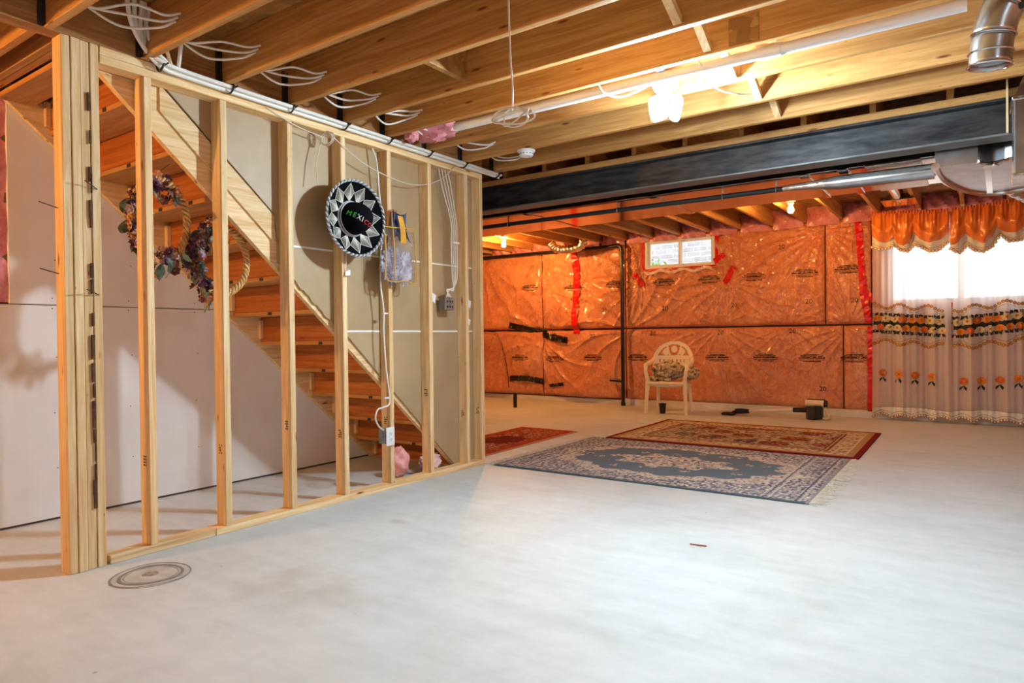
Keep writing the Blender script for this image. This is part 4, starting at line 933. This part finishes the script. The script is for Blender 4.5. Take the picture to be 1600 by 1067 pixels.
def rug(label, x0, y0, L, Wd, rz, paint, cell, z=.011, ends=None, gseed=0, fr_len=.06):
    t = thing('area_rug', label, 'rug', (x0+L/2, y0+Wd/2, 0)); nx, ny = int(L/cell), int(Wd/cell)
    X, Y = np.meshgrid(np.linspace(0, L, nx+1), np.linspace(0, Wd, ny+1)); c = paint(X, Y, L, Wd)
    zz = z + .0015*np.sin(X*5+1)*np.sin(Y*4)
    me = bpy.data.meshes.new('rug_pile'); N = (nx+1)*(ny+1)
    vs = np.stack([X.ravel()-L/2, Y.ravel()-Wd/2, zz.ravel()], 1); per = [i for i in range(nx+1)] + [(j+1)*(nx+1)-1 for j in range(1, ny+1)] + [ny*(nx+1)+i for i in range(nx-1, -1, -1)] + [j*(nx+1) for j in range(ny-1, 0, -1)]
    vb = vs[per].copy(); vb[:,2] = .0005; allv = np.concatenate([vs, vb])
    idx = np.arange(N).reshape(ny+1, nx+1); q = np.stack([idx[:-1,:-1], idx[:-1,1:], idx[1:,1:], idx[1:,:-1]], -1).reshape(-1, 4).tolist(); n = len(per)
    q += [[per[(k+1) % n], per[k], N+k, N+(k+1) % n] for k in range(n)]
    me.from_pydata(allv.tolist(), [], q); me.update(); col = np.ones((len(allv), 4), np.float32); col[:N,:3] = c.reshape(-1,3); col[N:,:3] = c.reshape(-1,3)[per]*.8
    at = me.color_attributes.new('pile', 'FLOAT_COLOR', 'POINT'); at.data.foreach_set('color', col.ravel())
    me.materials.append(M['pile']); o = bpy.data.objects.new('rug_pile', me); COL.objects.link(o); o.parent = t
    r_ = random.Random(gseed+5)
    for side in (ends or []):
        mb = MB(); n = int((Wd if side in 'lr' else L)/.011)
        for k in range(n):
            for rep in range(1):
                s = (k+r_.random())*.011; a = r_.gauss(0,.45); l = fr_len*r_.uniform(.6,1.2)
                if side == 'r': p = (L/2-.004, s-Wd/2); d = (math.cos(a), math.sin(a))
                elif side == 'l': p = (-L/2+.004, s-Wd/2); d = (-math.cos(a), math.sin(a))
                else: p = (s-L/2, Wd/2-.004); d = (math.sin(a), math.cos(a))
                mb.beam((p[0],p[1],.008), (p[0]+d[0]*l*.5+r_.gauss(0,.004), p[1]+d[1]*l*.5+r_.gauss(0,.004), .007+.006*r_.random()), .0065, .004); b = mb.v[-4]
                q0 = (p[0]+d[0]*l*.5, p[1]+d[1]*l*.5, .007); mb.beam(q0, (p[0]+d[0]*l+r_.gauss(0,.008), p[1]+d[1]*l+r_.gauss(0,.008), .003), .006, .004)
        me2 = bpy.data.meshes.new('fringe'); me2.from_pydata(mb.v, [], mb.f); me2.materials.append(M['fringe']); f = bpy.data.objects.new('fringe', me2); COL.objects.link(f); f.parent = t; f['kind'] = 'stuff'
    t.rotation_euler.z = rz; return t
M['fringe'] = noisy('cream_fringe', (206,200,182), (236,232,220), 30, .9)
rug('blue and cream oval medallion rug with cream fringe in front', .100, 2.832, 2.345, 1.685, .002, paint_blue, .0052, ends='lr', fr_len=.095)
rug('beige and brown patterned rug with dark red edge behind the blue one', .214, 4.568, 2.268, 1.652, .006, paint_beige, .0085)
rug('narrow rust red rug partly hidden by the stud wall end', -.925, 3.02, .712, 1.76, .022, paint_red, .009, ends='t', gseed=3, fr_len=.04)

# ================================================================== CHAIR AND SMALL THINGS BY THE FAR WALL
ch = thing('garden_chair', 'cream moulded plastic garden armchair against the far wall', 'chair', (-.055, 6.97, 0)); ch.rotation_euler.z = 0
cx0, cy0 = -.055, 6.97
plm = mat('cream_resin', srgb(244,230,204), .38)
def cpt(x, y, z):
    a = math.radians(8); return (cx0+x*math.cos(a)-y*math.sin(a), cy0+x*math.sin(a)+y*math.cos(a), z)
def cbar(P, w): return MB().tube([cpt(*p) for p in P], w, 8)
for sx in (-1, 1):
    obj('leg', cbar([(sx*.262,-.255,.0),(sx*.25,-.235,.22),(sx*.238,-.215,.44)], [.020,.025,.032]), plm, ch, smooth=True)
    obj('leg', cbar([(sx*.225,.255,.0),(sx*.215,.22,.22),(sx*.20,.19,.42)], [.020,.025,.032]), plm, ch, smooth=True)
    obj('armrest', cbar([(sx*.238,-.215,.42),(sx*.262,-.24,.56),(sx*.272,-.19,.635),(sx*.278,-.02,.65),(sx*.268,.13,.68),(sx*.24,.21,.74)], [.026,.024,.028,.030,.026,.020]), plm, ch, smooth=True)
sf = MB().grid(lambda u, v: cpt((u-.5)*.47, -.235+.44*v, .425-.02*math.sin(PI*u)-.012*v-.03*max(0,.12-v)/.12), 14, 12)
so = obj('seat', sf, plm, ch, smooth=True); so.modifiers.new('thickness','SOLIDIFY').thickness = .03
obj('apron', MB().tube([cpt(x, -.235, .40-.0*x*x) for x in (-.23,-.12,0,.12,.23)], .022, 8), plm, ch, smooth=True)
def backf(u, v):
    x = (u-.5)*.54; z = .42+.54*v; return cpt(x, .17+(z-.42)*.20-.9*x*x, z)
def backk(u, v):
    x = (u-.5)*.54; z = .42+.54*v; xs_ = x/.265; zt = .70+.245*math.sqrt(max(0, 1-xs_*xs_)) if abs(xs_) < 1 else 0
    if z > zt: return False
    if .655 < z < .705 and abs(x) < .19 and (x+.19) % .054 < .020: return False
    if .47 < z < .60 and abs(x) < .17 and (x+.17) % .05 < .018: return False
    r = math.hypot(x, (z-.70)*1.0); inner = .20*math.sqrt(max(0, 1-(x/.215)**2)) if abs(x) < .215 else 0
    if z > .745 and z < .70+inner:
        for (px, pz, pr) in ((0,.835,.042),(-.105,.80,.043),(.105,.80,.043)):
            if math.hypot(x-px, (z-pz)*.9) < pr: return True
        if abs(x-.055-(z-.75)*.3) < .012 or abs(x+.055+(z-.75)*.3) < .012: return True
        return False
    return True
bo = obj('backrest', MB().grid(backf, 54, 54, backk), plm, ch); bo.modifiers.new('thickness','SOLIDIFY').thickness = .014
def m_camo():
    m = mat('faded_floral_cloth', rough=.85); t = NT(m); v = t.coords((1,1,1)); f = t.noise(v, 11, 3, .6, 2.5); g = t.noise(v, 16, 3, .6, 2.0)
    c = t.ramp(f, [(.36, srgb(60,56,48)), (.42, srgb(140,126,100)), (.5, srgb(206,186,150)), (.6, srgb(222,206,176)), (.66, srgb(150,120,110))]); c = t.mix(t.ramp(g, [(.55,(0,0,0)),(.62,(.8,.8,.8))]), c, srgb(92,92,76)); t.base(c); return m
camo = m_camo()
cu = thing('cushion', 'faded floral cushion heaped on the cream plastic chair', 'cushion', (-.05,6.93,.43))
obj('cushion_body', blob((-.06,6.93,.56), (.235,.15,.115), 31, .22, 36, 20), camo, cu, smooth=True)
obj('cushion_corner', blob((.245,6.96,.53), (.10,.12,.075), 33, .25, 20, 12), camo, cu, smooth=True)
obj('cushion_flap', MB().grid(lambda u, v: (-.31+.33*u, 6.76+.05*v, .452+.03*v+.008*math.sin(u*12)), 16, 4), camo, cu, smooth=True).modifiers.new('thickness','SOLIDIFY').thickness = .03
dc = thing('dark_cord', 'thin dark cord hanging against the orange wall near the stud wall end', 'cord', (-3.0,7.5,.2))
obj('cord', MB().tube(cr([(-3.42,7.48,1.118),(-3.29,7.47,1.10),(-3.18,7.46,1.0),(-3.08,7.45,.72),(-3.02,7.45,.40),(-3.01,7.46,.2)], 8), .006, 6), 'black', dc, smooth=True)
pt_ = thing('black_pot', 'small black plastic pot under the cream chair', 'pot', (-.105,6.83,0))
obj('pot_body', MB().lathe([(.036,.001),(.046,.12),(.049,.12),(.049,.132),(.044,.132),(.036,.01)], (-.105,6.83,0), n=22), 'black', pt_, smooth=True)
vc = thing('stick_vacuum', 'grey and black stick vacuum cleaner lying on the floor by the far wall', 'vacuum cleaner', (1.2,7.1,0))
gold_m = mat('champagne_metal', srgb(236,214,186), .35, .0); smoke = mat('smoked_bin', srgb(46,40,46), .15, coat=.6)
obj('floor_head', MB().bbox(.60, .76, 7.02, 7.16, .002, .035, .01).tube([(.72,7.10,.03),(.80,7.10,.055),(.90,7.105,.06)], [.02,.03,.028], 10), 'black', vc, smooth=True)
obj('neck_joint', MB().tube([(.76,7.1,.05),(.82,7.1,.055),(.93,7.1,.058)], [.034,.036,.026], 12), 'black', vc, smooth=True)
obj('wand', MB().tube([(.92,7.1,.062),(1.46,7.1,.105)], .017, 12), gold_m, vc, smooth=True)
obj('wand_socket', MB().tube([(1.45,7.1,.105),(1.60,7.1,.112)], [.030,.032], 12), 'black', vc, smooth=True)
obj('dust_bin', MB().lathe([(.058,.004),(.064,.02),(.064,.155),(.05,.16)], (1.655,7.1,0), n=22), smoke, vc, smooth=True)
obj('motor_body', MB().bbox(1.69, 1.78, 7.05, 7.15, .012, .17, .012), 'black', vc)
obj('top_housing', MB().tube([(1.59,7.1,.195),(1.61,7.1,.195),(1.79,7.1,.195),(1.81,7.1,.195)], [.036,.043,.043,.034], 16), gold_m, vc, smooth=True)
obj('end_cap', MB().tube([(1.795,7.1,.195),(1.83,7.1,.193)], [.046,.036], 16), 'black', vc, smooth=True)
obj('top_trim', MB().tube([(1.61,7.1,.236),(1.80,7.1,.236)], .012, 10), 'black', vc, smooth=True)
obj('handle', MB().tube(cr([(1.79,7.1,.165),(1.81,7.1,.12),(1.84,7.1,.06),(1.83,7.1,.022),(1.76,7.1,.02)], 6), .014, 10), gold_m, vc, smooth=True)
bit = MB().beam((2.12,1.72,.004), (2.2,1.73,.004), .006, .005); o = obj('wood_splinter', bit, mat('rust_splinter', srgb(170,96,76), .8)); o['label'] = 'tiny reddish splinter on the floor right of the blue rug'; o['category'] = 'splinter'
# ================================================================== CURTAINS
CY = 7.50
def interp(pts, x): return float(np.interp(x, [p[0] for p in pts], [p[1] for p in pts]))
def fold(x, z, ph):
    k = .55+.45*min(1, max(0, (2.35-z)/1.2)); 
    return k*(.034*math.sin(x*2*PI/.36+ph)+.022*math.sin(x*2*PI/.15+2*ph+.5*z)+.010*math.sin(x*2*PI/.061+ph))
def curtain(label, x0, x1, ph, ztop, emb_end):
    ztop = 2.325
    t = thing('curtain', label, 'curtain', ((x0+x1)/2, CY, 0)); Wd = x1-x0
    hemz = lambda x: .11+.02*math.sin((x-x0)*5)
    def P(x, z, off=0.0):
        flare = 1+.04*(1-z/2.4); xx = (x0+x1)/2+(x-(x0+x1)/2)*flare
        return (xx, CY-.02-fold(x, z, ph)-off, z)
    obj('fabric', MB().grid(lambda u, v: P(x0+Wd*u, hemz(x0+Wd*u)+(ztop-hemz(x0+Wd*u))*v), 130, 44), 'sheer', t, smooth=True)
    # gathered heading hidden by the valance, lace hem, embroidery
    sc_ = lambda x: .035*abs(math.sin((x-x0)*PI/.135))
    obj('lace_hem', MB().grid(lambda u, v: P(x0+Wd*u, .025+.045*abs(math.sin((Wd*u)*PI/.19))+(hemz(x0+Wd*u)+.035-(.025+.045*abs(math.sin((Wd*u)*PI/.19))))*v, .004), 130, 4), 'lace', t, smooth=True)
    def discs(pts, r, m, nm, off=.006, n=8, squash=1.0, ring=None):
        mb = MB()
        for (x, z) in pts:
            vs = [P(x, z, off+.003)]+[P(x+r*math.cos(a), z+r*squash*math.sin(a), off) for a in [2*PI*k/n for k in range(n)]]
            mb.add(vs, [(0, 1+k, 1+(k+1) % n) for k in range(n)])
        return obj(nm, mb, m, t, kind='stuff')
    def line(fn, xa, xb, r, m, nm, n=60, off=.005): return obj(nm, MB().tube([P(x, fn(x), off) for x in np.linspace(xa, xb, n)], r, 4), m, t)
    xe = emb_end; base = lambda x: interp(BAND, x)
    wav = lambda x: .028*math.sin((x-x0)*2*PI/.27+1.2+ph)
    xs_ = np.arange(x0+.016, xe, .033)
    discs([(x, base(x)+.185+wav(x)) for x in xs_], .0185, 'gold', 'scallop_trim'); discs([(x, base(x)+.185+wav(x)) for x in xs_], .0095, 'gold_pale', 'scallop_centre', .008)
    discs([(x, base(x)-.235-wav(x)) for x in xs_], .0195, 'gold', 'scallop_trim'); discs([(x, base(x)-.235-wav(x)) for x in xs_], .0095, 'gold_pale', 'scallop_centre', .008)
    line(lambda x: base(x)+.150+wav(x), x0+.01, xe, .002, 'gold', 'stitched_line'); line(lambda x: base(x)-.195-wav(x), x0+.01, xe, .002, 'gold', 'stitched_line')
    # two rows of flowers on dark leaves
    obj('leaf_band', MB().grid(lambda u, v: P(x0+.008+(xe-x0-.008)*u, base(x0+(xe-x0)*u)-.052+.06*v+.012*math.sin(u*70+v*3), .004), 90, 3), 'green', t)
    lf = MB(); r_ = random.Random(int(ph*10)+1)
    for k, x in enumerate(np.arange(x0+.02, xe-.01, .043)):
        for sg, zc in ((1, base(x)+.070), (-1, base(x)-.105)):
            for q in (-1, 1):
                a = PI/2*sg+q*.75+r_.uniform(-.3,.3); l = .056; dx, dz = math.cos(a)*l, math.sin(a)*l*.8
                lf.add([P(x, zc-.01*sg, .006), P(x+dx*.5-dz*.32, zc+dz*.5+dx*.32, .008), P(x+dx, zc+dz, .006), P(x+dx*.5+dz*.32, zc+dz*.5-dx*.32, .008)], [(0,1,2,3)])
    obj('leaf_sprays', lf, 'green', t, kind='stuff')
    cols = ['fl_orange','fl_rust','fl_cream','fl_orange','fl_cream']
    def flower(x, z, r, m):
        mb = MB(); n = 20; vs = [P(x, z, .012)]+[P(x+r*(1-.14*(k % 2))*math.cos(2*PI*k/n), z+r*(1-.14*(k % 2))*math.sin(2*PI*k/n), .009) for k in range(n)]
        mb.add(vs, [(0, 1+k, 1+(k+1) % n) for k in range(n)]); f = obj('flower', mb, m, t)
        c = MB().add([P(x, z, .015)]+[P(x+r*.35*math.cos(2*PI*k/6), z+r*.35*math.sin(2*PI*k/6), .014) for k in range(6)], [(0, 1+k, 1+(k+1) % 6) for k in range(6)]); obj('flower_centre', c, 'gold' if m != 'fl_rust' else 'fl_orange', f)
    k = 0
    for x in np.arange(x0+.045, xe-.02, .086):
        flower(x, base(x)+.040, .045, cols[(k*2+int(ph)) % 5]); flower(x+.03, base(x)-.066, .041, cols[(k*3+1+int(ph)) % 5]); k += 1
    for k, x in enumerate(np.arange(x0+.10, x1-.04, .158)):
        z = interp(LOW, x); flower(x, z, .045, 'fl_orange' if k % 2 else 'fl_rust')
        lf = MB()
        for q in (-1, .6):
            lf.add([P(x+.005, z-.045, .006), P(x+.02*q-.014, z-.07, .008), P(x+.038*q, z-.11, .006), P(x+.028*q+.016, z-.075, .008)], [(0,1,2,3)])
        obj('leaf', lf, 'green', t)
    hm = [(x, .032+.045*abs(math.sin((x-x0)*PI/.19))) for x in np.arange(x0+.01, x1, .026)]
    discs(hm, .0165, 'gold', 'hem_scallops'); discs(hm, .011, 'lace', 'hem_scallop_centre', .008)
    line(lambda x: .075+.04*abs(math.sin((x-x0)*PI/.19)), x0, x1, .0028, 'gold', 'stitched_line', 90, .007)
    line(lambda x: hemz(x)+.035, x0, x1, .0022, 'gold', 'stitched_line', 60, .006)
    return t
BAND = [(2.28,1.165),(2.9,1.11),(3.1,1.09),(3.35,1.12),(3.7,1.165),(3.9,1.18)]; LOW = [(2.3,.56),(2.85,.52),(3.1,.475),(3.4,.49),(3.7,.53)]
curtain('white sheer curtain with embroidered orange flowers, left of the pair', 2.275, 3.035, .4, 2.36, 2.975)
curtain('white sheer curtain with embroidered orange flowers, right of the pair', 3.062, 3.86, 2.1, 2.36, 3.83)
def valance(label, x0, x1, top, ob, lb, ph):
    t = thing('valance', label, 'valance', ((x0+x1)/2, CY-.08, 2.0)); Wd = x1-x0
    def P(x, v, zt, zb, off=0.0):
        z = zt+(zb-zt)*v; sw = interp(ob, x); puff = .055*math.sin(PI*min(1, v*1.0))**.8*(.5+.5*min(1, (2.2-sw)/.2))
        f = .009*math.sin(x*2*PI/.038+ph)*max(0,1-1.6*v)+.016*math.sin(x*2*PI/.13+ph+v*1.5)*(1-.4*v)
        return (x, CY-.135-puff-f-off-.016*math.sin(v*11+(interp(ob,x)-2.05)*26)*v, z)
    zt = lambda x: interp(top, x)+.006*math.sin(x*90)
    def ins(fn, a, b): return fn
    obj('lace_trim', MB().grid(lambda u, v: (lambda x: P(x, 1-.25*(1-v), zt(x), interp(ob, x)+.02, -.045)[:2]+((interp(ob, x)+.05)+(interp(lb, x)-interp(ob, x)-.05)*v,))(x0+Wd*u), 140, 6), 'lace', t, smooth=True)
    obj('satin_swag', MB().grid(lambda u, v: P(x0+Wd*u, v, zt(x0+Wd*u), interp(ob, x0+Wd*u)), 150, 26), 'satin', t, smooth=True)
    obj('ruffle_heading', MB().grid(lambda u, v: (x0+Wd*u, CY-.135-.016*math.sin((x0+Wd*u)*2*PI/.028+ph)*(.4+v), zt(x0+Wd*u)-.012+.045*v), 160, 3), 'satin', t, smooth=True)
    pts = []; xx = x0+.005
    while xx < x1: pts.append((xx, interp(lb, xx))); xx += .034 if abs(interp(lb, xx+.01)-interp(lb, xx)) < .006 else .024
    mb = MB(); mc = MB()
    for x, z in pts:
        y = P(x, 1, zt(x), interp(ob, x), .004)[1]-.004
        for r, m_, o_ in ((.019, mb, 0), (.013, mc, -.003)): m_.add([(x, y+o_-.002, z+.004)]+[(x+r*math.cos(a), y+o_, z+.004+r*math.sin(a)) for a in [2*PI*k/8 for k in range(8)]], [(0, 1+k, 1+(k+1) % 8) for k in range(8)])
    obj('scallop_trim', mb, 'gold', t, kind='stuff'); obj('scallop_centre', mc, 'lace', t, kind='stuff')
    obj('stitched_line', MB().tube([(x, P(x, 1, zt(x), interp(ob, x), .006)[1]-.006, (interp(lb, x)*.6+interp(ob, x)*.4)) for x in np.linspace(x0+.01, x1-.01, 90)], .0022, 4), 'gold', t)
    return t
O1 = [(2.275,2.157),(2.33,2.09),(2.379,2.073),(2.45,2.09),(2.49,2.13),(2.522,2.049),(2.59,2.015),(2.65,2.03),(2.69,2.16),(2.75,2.08),(2.843,2.02),(2.93,2.04),(3.0,2.106),(3.04,2.13)]
L1 = [(2.275,2.02),(2.34,1.99),(2.44,1.995),(2.50,2.03),(2.56,1.965),(2.63,1.945),(2.70,2.01),(2.76,1.985),(2.85,1.925),(2.93,1.935),(3.0,2.0),(3.04,2.03)]
O2 = [(3.03,1.99),(3.07,1.985),(3.114,2.001),(3.178,2.10),(3.24,2.02),(3.339,1.975),(3.41,2.03),(3.452,2.13),(3.53,2.08),(3.62,2.07),(3.70,2.13),(3.86,2.07)]
L2 = [(3.03,1.95),(3.08,1.905),(3.125,1.89),(3.195,1.965),(3.26,1.905),(3.339,1.882),(3.42,1.94),(3.486,2.05),(3.563,1.975),(3.66,1.98),(3.72,2.04),(3.86,1.98)]
valance('gathered orange satin valance with lace scallops over the left curtain', 2.272, 3.034, [(2.27,2.41),(2.7,2.375),(3.04,2.355)], O1, L1, 0)
valance('gathered orange satin valance with lace scallops over the right curtain', 3.037, 3.86, [(3.03,2.355),(3.4,2.375),(3.7,2.41),(3.86,2.42)], O2, L2, 1.7)
rod = thing('curtain_rod', 'thin brass curtain rod across the top of the orange valances', 'curtain rod', (3.06,CY-.05,2.36))
obj('rod', MB().tube([(2.24,CY-.05,2.39),(2.7,CY-.05,2.36),(3.04,CY-.05,2.345),(3.4,CY-.05,2.36),(3.9,CY-.05,2.395)], .008, 8), 'gold', rod, smooth=True)
for x, z in ((2.26,2.389),(3.04,2.345),(3.88,2.393)): obj('bracket', MB().box(x-.008, x+.008, CY-.05, 7.60, z-.008, z+.008), 'dark_metal', rod)
